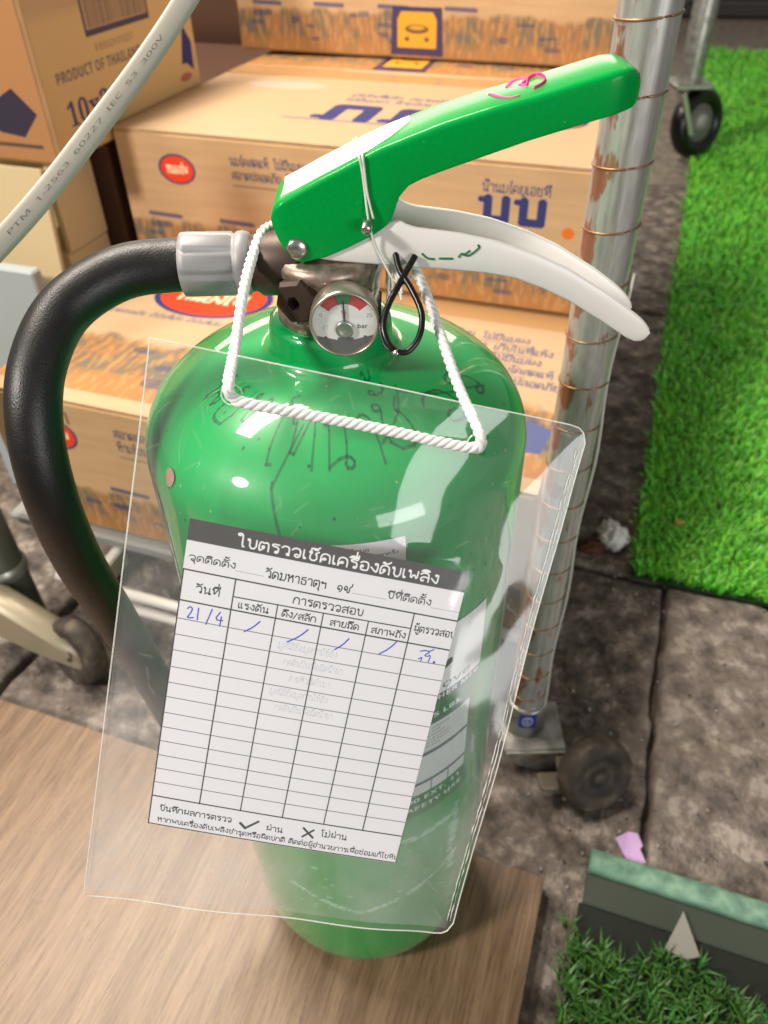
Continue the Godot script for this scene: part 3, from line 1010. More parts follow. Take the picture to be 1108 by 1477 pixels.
	s.box(Vector3(0.034, 0.019, 0.058), Vector3(0.060, 0.004, 0.016), 0.001, Basis(Vector3.UP, 0.10) * Basis(Vector3.BACK, -0.18))
	s.box(Vector3(0.030, 0.021, 0.038), Vector3(0.014, 0.004, 0.040), 0.001)
	part("caster_fork", s.done(), mat(Color(0.40, 0.37, 0.31), 0.5, 0.3), t)

	# a second post and a wheel far behind, by the turf's edge
	t = thing("trolley_wheel", "black caster wheel under a grey post, far behind beside the turf", "caster wheel", Vector3(0.775, -0.016, -1.78))
	s = Shape.new()
	var ring := []
	for k in 13:
		var a := TAU * k / 12.0
		ring.append(Vector2(0.060 + 0.021 * cos(a), 0.023 * sin(a)))
	s.lathe(ring, 40)
	part("tyre", moved(s.done(), aim(Vector3(0.5, 0.15, 0.85), Vector3(0.04, 0.090, 0.0))), M.black, t)
	s = Shape.new()
	s.lathe([Vector2(0, -0.012), Vector2(0.05, -0.012), Vector2(0.05, 0.012), Vector2(0.02, 0.016), Vector2(0.018, 0.026), Vector2(0, 0.026)], 32)
	part("rim", moved(s.done(), aim(Vector3(0.5, 0.15, 0.85), Vector3(0.04, 0.090, 0.0))), M.grey, t)
	s = Shape.new()
	s.box(Vector3(-0.005, 0.12, 0.03), Vector3(0.012, 0.10, 0.05), 0.002, Basis(Vector3.BACK, 0.4))
	s.box(Vector3(0.0, 0.178, 0.0), Vector3(0.09, 0.012, 0.09), 0.003)
	part("fork", s.done(), M.steel, t)
	s = Shape.new()
	s.lathe([Vector2(0.028, 0.18), Vector2(0.028, 1.5), Vector2(0, 1.5)], 24)
	part("post", s.done(), M.galv, t)

	# the foot of the rack's other post, at the left edge
	t = thing("left_post", "dull grey post at the left edge with a cream steel caster foot", "post", uv(-0.552, 0.388, -0.0155), TURN)
	s = Shape.new()
	s.slab(PackedVector2Array([Vector2(-0.036, 0.086), Vector2(0.024, 0.090), Vector2(0.080, 0.058), Vector2(0.120, 0.030), Vector2(0.108, 0.014), Vector2(0.052, 0.022), Vector2(-0.030, 0.046)]), 0.020, 0.048, 0.005)
	part("steel_foot", s.done(), mat(Color(0.64, 0.60, 0.51), 0.4, 0.35), t)
	caster(t, Vector3(0.098, 0.034, 0.036), Vector3(-0.25, 0.22, 0.94), 0.036)
	s = Shape.new()
	s.lathe([Vector2(0.0205, 0.0), Vector2(0.0205, 0.60), Vector2(0, 0.60)], 40)
	part("pipe", s.done(), mat(Color(0.37, 0.38, 0.35), 0.45, 0.3), t)
	s = Shape.new()
	s.lathe([Vector2(0.0215, 0.079), Vector2(0.0235, 0.082), Vector2(0.0235, 0.090), Vector2(0.0212, 0.094)], 40)
	part("weld_collar", s.done(), M.galv, t)

	# dark frame lying on the far pavement
	t = thing("fallen_frame", "dark metal frame lying on the far pavement beyond the turf", "metal frame", Vector3(1.66, -0.0155, -3.80), -0.22)
	for q in [[Vector3(0, 0.03, 0.05), Vector3(0.9, 0.05, 0.07)], [Vector3(0.15, 0.035, -0.22), Vector3(0.9, 0.06, 0.12)], [Vector3(-0.2, 0.03, -0.1), Vector3(0.06, 0.05, 0.36)]]:
		s = Shape.new()
		s.box(q[0], q[1], 0.006)
		part("bar", s.done(), mat(Color(0.16, 0.145, 0.14), 0.5), t)
	t = thing("pale_block", "pale stone block on the far pavement at the top edge", "block", Vector3(1.36, -0.0155, -4.05), 0.3)
	s = Shape.new()
	s.box(Vector3(0, 0.06, 0), Vector3(0.16, 0.12, 0.10), 0.012)
	part("stone", s.done(), mat(Color(0.62, 0.60, 0.56), 0.8), t)

func caster(t: Node3D, c: Vector3, axis: Vector3, r: float) -> void:
	var s := Shape.new()
	s.lathe([Vector2(r * 0.55, -0.010), Vector2(r * 0.80, -0.0115), Vector2(r * 0.95, -0.009), Vector2(r, -0.004), Vector2(r, 0.004), Vector2(r * 0.95, 0.009), Vector2(r * 0.80, 0.0115), Vector2(r * 0.55, 0.010), Vector2(r * 0.5, 0.006), Vector2(r * 0.2, 0.007), Vector2(r * 0.18, 0.012), Vector2(0, 0.012)], 40)
	part("caster_wheel", moved(s.done(), aim(axis, c)), M.mud, t)

func picture(img: Image, rough := 0.5, see_through := false) -> StandardMaterial3D:
	var m := mat(Color(1, 1, 1), rough)
	m.albedo_texture = tex(img)
	m.texture_repeat = false
	if see_through:
		m.transparency = BaseMaterial3D.TRANSPARENCY_ALPHA
	return m

func arc_patch(r: float, a0: float, a1: float, y0: float, y1: float, seg_ := 16) -> ArrayMesh:    # a sheet bent round an upright axis; angles from +Z towards +X
	var s := Shape.new()
	var rr := []
	for y in [y0, y1]:
		var row := []
		for j in seg_ + 1:
			var a := lerpf(a0, a1, float(j) / seg_)
			row.append(Vector3(sin(a) * r, y, cos(a) * r))
		rr.append(row)
	s.rows(rr, false)
	return s.done()

# ---------------------------------------------------------------- turf
func tuft(h: float, blades: int, spread: float) -> ArrayMesh:
	var s := Shape.new()
	s.flat()
	for k in blades:
		var a := rng.randf() * TAU
		var o := Vector3(cos(a), 0, sin(a)) * spread * rng.randf()
		var d := Vector3(cos(a + rng.randf_range(-1, 1)), 0, sin(a + rng.randf_range(-1, 1)))
		var w := d.cross(Vector3.UP) * rng.randf_range(0.0006, 0.0010)
		var hh := h * rng.randf_range(0.7, 1.15)
		var m := o + d * hh * 0.22 + Vector3.UP * hh * 0.62
		var e := o + d * hh * rng.randf_range(0.55, 0.85) + Vector3.UP * hh * rng.randf_range(0.8, 1.0)
		s.quad(o - w, o + w, m + w * 0.8, m - w * 0.8)
		s.tri(m - w * 0.8, m + w * 0.8, e)
	return s.done()

func sow(parent: Node3D, spots: Array, mesh: Mesh, m: Material) -> void:
	var mmesh := MultiMesh.new()
	mmesh.transform_format = MultiMesh.TRANSFORM_3D
	mmesh.use_colors = true
	mmesh.mesh = mesh
	mmesh.instance_count = spots.size()
	for i in spots.size():
		var q: Array = spots[i]
		mmesh.set_instance_transform(i, Transform3D(Basis(Vector3.UP, rng.randf() * TAU).scaled(Vector3.ONE * q[1]), q[0]))
		var k := rng.randf()
		mmesh.set_instance_color(i, Color(0.55 + 1.0 * k * rng.randf(), 0.7 + 0.6 * k, 0.6 + 0.4 * k))
	var o := MultiMeshInstance3D.new()
	o.name = numbered("grass_blades", parent)
	o.multimesh = mmesh
	o.material_override = m
	o.set_meta("kind", "stuff")
	parent.add_child(o, true)

func turf() -> void:
	var blade := mat(lin(0.23, 0.64, 0.07), 0.45)
	blade.vertex_color_use_as_albedo = true
	blade.backlight_enabled = true
	blade.backlight = Color(0.06, 0.16, 0.03)
	var back := mat(Color(0.06, 0.20, 0.05), 0.9)
	var t := thing("turf_mat", "large bright green artificial turf mat on the right pavement", "turf mat", uv(0.055, 0.66, -0.0145), TURN, "artificial turf mats")
	var s := Shape.new()
	s.box(Vector3(0.85, 0.0, -1.43), Vector3(1.70, 0.005, 2.86), 0.001)
	part("backing", s.done(), back, t)
	var spots := []
	var step := 0.0062
	var v := 0.004
	while v < 2.85:
		step = lerpf(0.0060, 0.017, clampf(v / 2.0, 0, 1))
		var u := 0.003
		while u < minf(0.5 + v * 0.55, 1.69):
			spots.append([Vector3(u + rng.randf_range(-.5, .5) * step, 0.002, -v + rng.randf_range(-.5, .5) * step), rng.randf_range(0.8, 1.25) * lerpf(1.0, 2.0, clampf(v / 2.0, 0, 1))])
			u += step
		v += step
	sow(t, spots, tuft(0.0165, 7, 0.004), blade)
	var t2 := thing("turf_mat", "small dark green turf mat with a teal edge strip, lower right corner", "turf mat", uv(0.052, 0.275, -0.0145), TURN, "artificial turf mats")
	s = Shape.new()
	s.box(Vector3(0.45, 0.0, 0.24), Vector3(0.90, 0.005, 0.50), 0.001)
	part("backing", s.done(), mat(Color(0.10, 0.125, 0.09), 0.9), t2)
	spots = []
	v = 0.008
	while v < 0.30:
		var u := -0.001
		while u < 0.42:
			if v > 0.016 + 0.008 * sin(u * 60.0) and rng.randf() < 0.86:
				spots.append([Vector3(u + rng.randf_range(-.004, .004), 0.002, v + rng.randf_range(-.004, .004)), rng.randf_range(0.8, 1.5)])
			u += 0.0058
		v += 0.0058
	var b2 := mat(lin(0.055, 0.145, 0.020), 0.45)
	b2.vertex_color_use_as_albedo = true
	b2.backlight_enabled = true
	b2.backlight = Color(0.04, 0.10, 0.02)
	sow(t2, spots, tuft(0.0115, 8, 0.004), b2)
	# the mat's bare edge and the faded teal binding on it
	var bind := mat(Color(1, 1, 1), 0.7)
	bind.albedo_texture = noise_tex(0.02, [[0.2, Color(0.27, 0.40, 0.35)], [0.55, Color(0.40, 0.55, 0.47)], [0.9, Color(0.52, 0.65, 0.56)]], 512, 82, 5)
	tri_map(bind, 6.0)
	s = Shape.new()
	s.box(Vector3(0.45, 0.002, -0.022), Vector3(0.895, 0.006, 0.026), 0.001)
	part("bare_edge", s.done(), mat(Color(0.22, 0.245, 0.21), 0.8), t2)
	s = Shape.new()
	s.slab(PackedVector2Array([Vector2(-0.052, -0.001), Vector2(-0.0335, -0.001), Vector2(-0.0335, 0.010), Vector2(-0.036, 0.0125), Vector2(-0.049, 0.0125), Vector2(-0.052, 0.010)]), -0.90, -0.003, 0.0008)
	part("edge_binding", moved(s.done(), Transform3D(Basis(Vector3.UP, -PI / 2), Vector3.ZERO)), bind, t2)

# ---------------------------------------------------------------- the board
func board() -> void:
	var img := Image.create(1024, 1024, false, Image.FORMAT_RGBA8)
	var a := FastNoiseLite.new()
	a.frequency = 0.02
	a.fractal_octaves = 4
	var b := FastNoiseLite.new()
	b.frequency = 0.09
	b.seed = 8
	b.fractal_octaves = 3
	for y in 1024:
		for x in 1024:
			var wob := 10.0 * a.get_noise_2d(x * 0.15, y * 0.12)
			var g := a.get_noise_2d((x + wob) * 1.1, y * 0.05)
			var f := b.get_noise_2d((x + wob) * 4.2, y * 0.10 + 300)
			var k := 0.5 + 0.55 * g + 0.7 * f
			var c := Color(0.41, 0.315, 0.23).lerp(Color(0.57, 0.465, 0.365), clampf(k, 0, 1))
			if f < -0.34:
				c = c.lerp(Color(0.32, 0.235, 0.165), 0.5)
			img.set_pixel(x, y, c)
	var m := mat(Color(1, 1, 1), 0.42)
	m.albedo_texture = tex(img)
	var t := thing("wood_board", "wood-grain laminate board lying under the extinguisher", "board", uv(0.0227, 0.2885, -0.0158), TURN)
	var s := Shape.new()
	s.flat()
	var L := 1.10
	var D := 0.62
	s.quad(Vector3(-L, 0.0158, D), Vector3(0, 0.0158, D), Vector3(0, 0.0158, 0), Vector3(-L, 0.0158, 0), Vector2(0, 1.1), Vector2(2.2, 1.1), Vector2(2.2, 0), Vector2(0, 0))
	part("laminate", s.done(), m, t)
	s = Shape.new()
	s.flat()
	s.box(Vector3(-L / 2, 0.0077, D / 2), Vector3(L, 0.0154, D), 0.0008)
	part("core", s.done(), mat(Color(0.52, 0.39, 0.27), 0.7), t)

# ---------------------------------------------------------------- the extinguisher
var PROFILE := []

func body_profile() -> Array:
	var p := [Vector2(0, 0.006), Vector2(0.050, 0.004), Vector2(0.057, 0.0005), Vector2(0.0625, 0.001), Vector2(0.069, 0.006), Vector2(0.0748, 0.014), Vector2(0.0786, 0.024), Vector2(0.0808, 0.036), Vector2(0.0816, 0.050)]
	for k in 9:
		p.append(Vector2(0.0816, 0.05 + 0.375 * (k + 1) / 9.0))
	for k in range(1, 22):
		var a := PI / 2 * k / 22.0
		p.append(Vector2(0.026 + 0.0556 * cos(a), 0.425 + 0.039 * sin(a)))
	p.append_array([Vector2(0.0275, 0.4645), Vector2(0.0256, 0.4660), Vector2(0.0246, 0.4690), Vector2(0.0242, 0.4750), Vector2(0.0236, 0.4775), Vector2(0.0215, 0.4785), Vector2(0.0, 0.4785)])
	return p

var arc_len := []
func on_body(deg: float, h: float) -> Vector2:    # texture place of an angle and a height on the body
	var s := 0.0
	for i in range(8, PROFILE.size()):
		if PROFILE[i].y >= h:
			var k: float = (h - PROFILE[i - 1].y) / maxf(PROFILE[i].y - PROFILE[i - 1].y, 1e-6)
			s = lerpf(arc_len[i - 1], arc_len[i], clampf(k, 0, 1))
			break
	return Vector2(0.5 + deg / 360.0, 1.0 - s / arc_len[-1])

func extinguisher() -> void:
	PROFILE = body_profile()
	arc_len = [0.0]
	for i in range(1, PROFILE.size()):
		arc_len.append(arc_len[-1] + PROFILE[i].distance_to(PROFILE[i - 1]))
	var t := thing("fire_extinguisher", "green fire extinguisher with hose, gauge and long green lever", "fire extinguisher")
	var W := 2048
	var H := 2048
	var img := Image.create(W, H, false, Image.FORMAT_RGBA8)
	var base := Color(0.0, 0.595, 0.295)
	img.fill(base)
	var pt := func(deg, h): return on_body(deg, h) * Vector2(W, H)
	# faint mottling of the paint
	for k in 900:
		var p := Vector2(rng.randf() * W, rng.randf() * H)
		oval(img, p, Vector2(rng.randf_range(6, 50), rng.randf_range(4, 26)), Color(0.01, 0.62 if k % 2 == 0 else 0.565, 0.275, 0.12))
	# dust specks and chips
	for k in 420:
		var p: Vector2 = pt.call(rng.randf_range(-110, 110), rng.randf_range(0.10, 0.462))
		oval(img, p, Vector2.ONE * rng.randf_range(0.8, 3.0), Color(0.68, 0.66, 0.36, 0.8) if k % 3 else Color(0.05, 0.22, 0.12, 0.7))
	for k in 34:      # dusty smears
		var p: Vector2 = pt.call(rng.randf_range(-100, 100), rng.randf_range(0.20, 0.46))
		var d := Vector2(rng.randf_range(20, 90), rng.randf_range(-12, 30))
		for i in 9:
			oval(img, p + d * (i / 8.0), Vector2(rng.randf_range(5, 16), rng.randf_range(3, 9)), Color(0.50, 0.60, 0.44, 0.07))
	for k in 26:
		var p: Vector2 = pt.call(rng.randf_range(-80, 80), rng.randf_range(0.36, 0.462))
		seg(img, p, p + Vector2(rng.randf_range(-60, 60), rng.randf_range(-10, 40)), rng.randf_range(1.0, 2.2), Color(0.45, 0.68, 0.52, 0.35))
	# marker pen on the shoulder
	var ink := Color(0.02, 0.16, 0.10, 0.40)
	marker(img, "พยท.", -63, -24, 0.4565, 0.016, ink)
	marker(img, "โทนา", -22, 18, 0.4520, 0.018, ink)
	marker(img, "ชั้", 20, 34, 0.4540, 0.018, ink)
	marker(img, "จร", 42, 74, 0.4540, 0.014, ink)
	for q in [[[-10, 0.4600], [-16, 0.4470], [-12, 0.4300]], [[38, 0.4625], [52, 0.4600], [62, 0.4580]], [[62, 0.4585], [74, 0.4545]], [[19, 0.4560], [30, 0.4600], [40, 0.4630]]]:
		for i in q.size() - 1:
			seg(img, pt.call(q[i][0], q[i][1]), pt.call(q[i + 1][0], q[i + 1][1]), 5.0, ink)
	# what is left of peeled stickers near the foot
	var white := Color(0.72, 0.84, 0.76)
	for k in 420:
		var d := rng.randf_range(-32, 47)
		var edge := rng.randf() < 0.55
		var h := 0.112 + 0.03 * absf(d / 47.0) + rng.randf_range(0, 0.004) if edge else rng.randf_range(0.11, 0.20)
		if not edge and rng.randf() < 0.72:
			continue
		oval(img, pt.call(d, h), Vector2(rng.randf_range(2, 9), rng.randf_range(1, 5)), Color(white, rng.randf_range(0.25, 0.75)))
	for k in 60:
		var h := rng.randf_range(0.125, 0.205)
		var d := 45.5 - rng.randf_range(0, 1) * 4.0
		oval(img, pt.call(d, h), Vector2(rng.randf_range(3, 12), rng.randf_range(4, 14)), Color(white, 0.6))
	for k in 70:
		var d := rng.randf_range(14, 44)
		oval(img, pt.call(d, 0.196 + rng.randf_range(-.002, .003)), Vector2(rng.randf_range(3, 12), rng.randf_range(1, 4)), Color(white, 0.6))
	var m := mat(Color(1, 1, 1), 0.27)
	m.albedo_texture = tex(img)
	m.metallic_specular = 0.35
	m.clearcoat_enabled = true
	m.clearcoat = 1.0
	m.clearcoat_roughness = 0.05
	m.normal_enabled = true
	var dn := noise_tex(0.012, [], 512, 77, 3, true, 2.0)
	m.normal_texture = dn
	m.normal_scale = 0.22
	m.roughness_texture = noise_tex(0.006, [[0.25, Color(0.55, 0.55, 0.55)], [0.6, Color(0.9, 0.9, 0.9)], [0.8, Color(1, 1, 1)]], 512, 78, 5)
	m.roughness = 0.42
	var s := Shape.new()
	s.lathe(PROFILE, 96, PI)
	var body := part("cylinder", s.done(true), m, t)
	# bare primer where the paint flaked off
	s = Shape.new()
	var disc := []
	for k in 18:
		var a := TAU * k / 18
		disc.append(Vector2(cos(a) * 0.0030 * (1 + 0.1 * sin(3 * a)), sin(a) * 0.0038))
	var c := deg_to_rad(-50.5)
	var ring := []
	for q in disc:
		ring.append(Vector3(sin(c) * 0.0788 + cos(c) * q.x, 0.4378 + q.y * 0.93, cos(c) * 0.0788 - sin(c) * q.x) + Vector3(sin(c), 0, cos(c)) * (0.0002 - q.y * 0.36))
	s.fan(ring, true)
	part("paint_chip", s.done(), mat(Color(0.62, 0.46, 0.40), 0.7), body)
	stickers(body)

	# valve: block, outlet, plug, gauge
	s = Shape.new()
	s.lathe([Vector2(0, 0.4780), Vector2(0.0200, 0.4780), Vector2(0.0200, 0.4825), Vector2(0.0186, 0.4840), Vector2(0.0184, 0.4965), Vector2(0.0196, 0.4985), Vector2(0.0196, 0.5010), Vector2(0.0180, 0.5030), Vector2(0, 0.5030)], 48)
	var valve := part("valve", s.done(), M.brass, t)
	s = Shape.new()
	s.lathe([Vector2(0.0118, 0.010), Vector2(0.0118, 0.024), Vector2(0.0102, 0.026), Vector2(0.0102, 0.034), Vector2(0, 0.034)], 32)
	part("outlet", moved(s.done(), aim(Vector3(-1, 0, 0), mm(0, 499, 0))), M.dark_brass, valve)
	s = Shape.new()
	s.flat()
	s.lathe([Vector2(0.0088, 0.0), Vector2(0.0088, 0.0205), Vector2(0.0075, 0.0222), Vector2(0.0028, 0.0222), Vector2(0.0026, 0.0185), Vector2(0, 0.0185)], 6, 0.3, false)
	part("plug", moved(s.done(), aim(Vector3(-0.45, 0.02, 0.89), mm(-1.5, 491.5, 0))), M.dark_brass, valve)
	s = Shape.new()
	s.lathe([Vector2(0.0040, 0.500), Vector2(0.0040, 0.508), Vector2(0, 0.508)], 20)
	part("stem", s.done(), M.steel, valve)
	gauge(t)

	# lever: one pressed channel
	var top := [[-17.2, 520.0], [-16.2, 523.2], [-13, 525.6], [0, 532.0], [20, 541.2], [40, 548.2], [57, 552.9], [67.5, 555.3], [80, 558.6], [94, 562.2], [98, 562.6], [101, 561.8], [103.2, 559.9], [104.5, 557.6], [105, 555.2]]
	var bot := [[-17.2, 518.4], [-16, 514.0], [-13, 507.6], [-10, 504.8], [-7.5, 504.2], [0.8, 505.9], [9, 509.2], [18, 513.5], [22.8, 516.8], [24.8, 519.8], [25.6, 522.6], [27.0, 526.4], [30, 529.8], [34, 531.8], [41.8, 534.5], [68.7, 543.1], [90, 548.9], [98, 550.8], [102, 551.4], [105, 553.2]]
	var rws := []
	var xs := []
	for k in 12:
		xs.append(-17.2 + k * 0.9)
	for k in range(1, 44):
		xs.append(-7.3 + k * 0.93)
	for k in range(1, 29):
		xs.append(32.7 + k * 2.2)
	for k in range(1, 14):
		xs.append(94.3 + 10.7 * sin(PI / 2 * k / 13.0))
	for x in xs:
		var hw := 13.0
		if x < -13:
			hw -= 1.2 * pow((-13 - x) / 4.2, 2)
		if x > 91.5:
			hw = 13.0 * sqrt(maxf(0.012, 1.0 - pow((x - 91.5) / 13.6, 2.2)))
		var y1 := at_x(top, x)
		var y0 := at_x(bot, x)
		var r := minf(2.2, minf(hw * 0.8, (y1 - y0) * 0.45))
		var row := []
		for q in [[1, 1, 0.0], [-1, 1, 0.5 * PI], [-1, -1, PI], [1, -1, 1.5 * PI]]:
			for i in 6:
				var a: float = q[2] + PI / 2 * i / 5.0
				var rr := r if q[1] > 0 else r * 0.35
				var crown: float = 0.5 if q[1] > 0 else 0.0
				row.append(mm(x, (y1 if q[1] > 0 else y0) - q[1] * rr + rr * sin(a) + crown, 0) + mm(0, 0, q[0] * (hw - rr) + rr * cos(a)))
		row.reverse()
		rws.append(row)
	s = Shape.new()
	s.rows(rws, true)
	s.flat()
	s.fan(rws[0], false)
	s.fan(rws[-1], true)
	var lever := part("lever", s.done(), M.lever_green, t)
	s = Shape.new()
	s.lathe([Vector2(0.0038, 0.0), Vector2(0.0038, 0.0006), Vector2(0.0030, 0.0013), Vector2(0.0015, 0.0017), Vector2(0, 0.0018)], 24)
	part("rivet", moved(s.done(), aim(Vector3(0, 0, 1), mm(-9.1, 509.4, 12.8))), M.steel, lever)
	s = Shape.new()
	s.lathe([Vector2(0.0019, -0.004), Vector2(0.0019, 0.0062), Vector2(0.0014, 0.0068), Vector2(0, 0.0068)], 20)
	part("safety_pin", moved(s.done(), aim(Vector3(-0.08, -0.12, 1), mm(16.0, 518.6, 12.8))), M.steel, lever)
	# glossy clear label along the top, and the pink number
	s = Shape.new()
	var lr := []
	for x in [-13.0, -8.0, 0.0, 8.0, 16.0, 24.0, 31.0]:
		var row := []
		var near := 10.2 if x < 20 else (6.0 if x < 30 else -3.0)
		for z in [near, lerpf(near, -10.2, 0.33), lerpf(near, -10.2, 0.67), -10.2]:
			row.append(mm(x + (-0.5 if x < -10 else 0.0) * absf(z) * 0.1, at_x(top, x) + 0.90 + 0.10 * sin(x * 0.9 + z), z))
		lr.append(row)
	lr.reverse()
	s.rows(lr, false)
	part("clear_label", s.done(), M.film, lever)
	var pink := mat(Color(0.93, 0.16, 0.52), 0.5)
	s = Shape.new()
	for line in [[[57.5, -3.5], [59.8, 3.0], [62.6, 7.0], [65.4, 7.2]], [[63.6, -5.6], [65.6, -10.4], [69.0, -11.0], [68.6, -6.4], [66.8, -4.4], [69.0, -1.0], [70.6, -7.4], [73.6, -9.0], [75.0, -3.0], [73.2, 3.0], [70.2, 5.2]]]:
		var pts := []
		for q in line:
			pts.append(mm(q[0], at_x(top, q[0]) + 0.45, q[1]))
		s.tube(curve(pts, 5), 0.00105, 8, false, true, 0.3)
	part("pink_number", s.done(), pink, lever)

	# white carrying handle: a bent channel open at the top
	var h_top := [[-7, 506.6], [2, 509.6], [12, 513.2], [22, 517.2], [26.7, 518.4], [29, 516.8], [33, 515.4], [48, 513.2], [62, 510.0], [76, 505.0], [88, 499.4], [104, 489.6], [116, 481.0], [119.5, 478.2], [122.4, 475.0], [123.2, 472.8]]
	var h_bot := [[-7, 505.8], [4, 503.9], [18, 502.4], [43, 500.0], [58, 498.2], [69, 496.0], [80, 491.6], [90, 486.6], [104, 477.8], [114, 471.0], [117.5, 469.2], [120.2, 469.0], [122.2, 470.2], [123.2, 472.8]]
	var hx := []
	for k in 60:
		hx.append(-7.0 + k * 2.02)
	for k in range(1, 10):
		hx.append(112.2 + 11.0 * sin(PI / 2 * k / 9.0))
	s = Shape.new()
	for side in [-1, 1]:
		var cheek := []
		for x in hx:
			var y1 := at_x(h_top, x)
			var y0 := at_x(h_bot, x)
			if side < 0 and x > 112:
				x -= (x - 112) * 0.12
			var lip := minf(0.9, (y1 - y0) * 0.48)
			var row := []
			for q in [[0.0, y0], [0.6, y0 + 0.18 * lip], [1.05, y0 + lip], [1.1, (y0 + y1) / 2], [1.05, y1 - lip], [0.6, y1 - 0.18 * lip], [0.0, y1], [-0.6, y1 - 0.18 * lip], [-1.05, y1 - lip], [-1.1, (y0 + y1) / 2], [-1.05, y0 + lip], [-0.6, y0 + 0.18 * lip]]:
				row.append(mm(x, q[1], side * 10.9 + q[0]))
			cheek.append(row)
		s.smooth(2 + side)
		s.rows(cheek, true)
		s.fan(cheek[0], false)
		s.fan(cheek[-1], true)
	# the web that joins the two cheeks
	var web := []
	for x in range(-6, 121, 3):
		var y := at_x(h_bot, x)
		web.append([mm(x, y + 0.3, 10.6), mm(x, y + 2.4, 10.6), mm(x, y + 2.4, -10.6), mm(x, y + 0.3, -10.6)])
	s.smooth(5)
	s.rows(web, true)
	s.fan(web[-1], true)
	var handle := part("carrying_handle", s.done(), M.white_paint, t)
	s = Shape.new()
	for line in [[[34.9, 505.4], [37, 503.6], [39.5, 503.2]], [[41, 503.4], [46, 503.2]], [[48, 503.6], [49.2, 505.0], [51.6, 504.2], [55.1, 507.0], [54.6, 508]], [[49.6, 504.4], [52, 506.0]]]:
		var pts := []
		for q in line:
			pts.append(mm(q[0], q[1] + 1.0, 11.98))
		s.tube(curve(pts, 4), 0.00042, 6, false, true, 1.0)
	part("green_scratch", s.done(), mat(Color(0.05, 0.45, 0.24), 0.5), handle)

	# hose
	var path := []
	for q in [[-34, 499.0, 0], [-56, 498.6, -1], [-77, 497.7, 3.8], [-94.8, 490.6, 16.7], [-102.5, 478.8, 35], [-105, 462, 48], [-106, 435, 54], [-109, 393, 47], [-111, 338, 31], [-109, 266, 18], [-105, 215, 14], [-101, 186, 14]]:
		path.append(mm(q[0], q[1], q[2]))
	s = Shape.new()
	s.tube(curve(path, 12), 0.0098, 28)
	var hose := part("hose", s.done(), M.rubber, t)
	s = Shape.new()
	var fr := []
	for q in [[0.0095, 0.0270], [0.0112, 0.0285], [0.0117, 0.0305], [0.0114, 0.0325], [0.0107, 0.0331], [0.0107, 0.0339], [0.0115, 0.0347], [0.0116, 0.0505], [0.0115, 0.0530], [0.0103, 0.0534]]:
		var row := []
		for j in 72:
			var a := TAU * j / 72
			var groove := 0.0009 if j % 9 <= 1 and q[1] > 0.034 and q[1] < 0.0525 else 0.0
			var rr: float = q[0] - groove
			row.append(Vector3(sin(a) * rr, q[1], cos(a) * rr))
		fr.append(row)
	s.rows(fr, true)
	s.fan(fr[0], false)
	part("ferrule", moved(s.done(), aim(Vector3(-1, 0, 0), mm(0, 499, 0))), M.ferrule, hose)
	s = Shape.new()
	s.lathe([Vector2(0, 0), Vector2(0.0125, 0), Vector2(0.0135, 0.03), Vector2(0.012, 0.06), Vector2(0.0085, 0.075), Vector2(0, 0.075)], 28)
	part("nozzle", moved(s.done(), aim(Vector3(0.08, 1, -0.06), mm(-106, 122, 19))), M.black, hose)

func marker(img: Image, text: String, d0: float, d1: float, h: float, body: float, c: Color) -> void:
	var a := on_body(d0, h) * Vector2(img.get_size())
	var b := on_body(d1, h) * Vector2(img.get_size())
	var k := body / 0.52 * img.get_height()
	thai(img, text, a, k, 5.0, c, (b.x - a.x) / (thai_width(text) * k / 10.0))

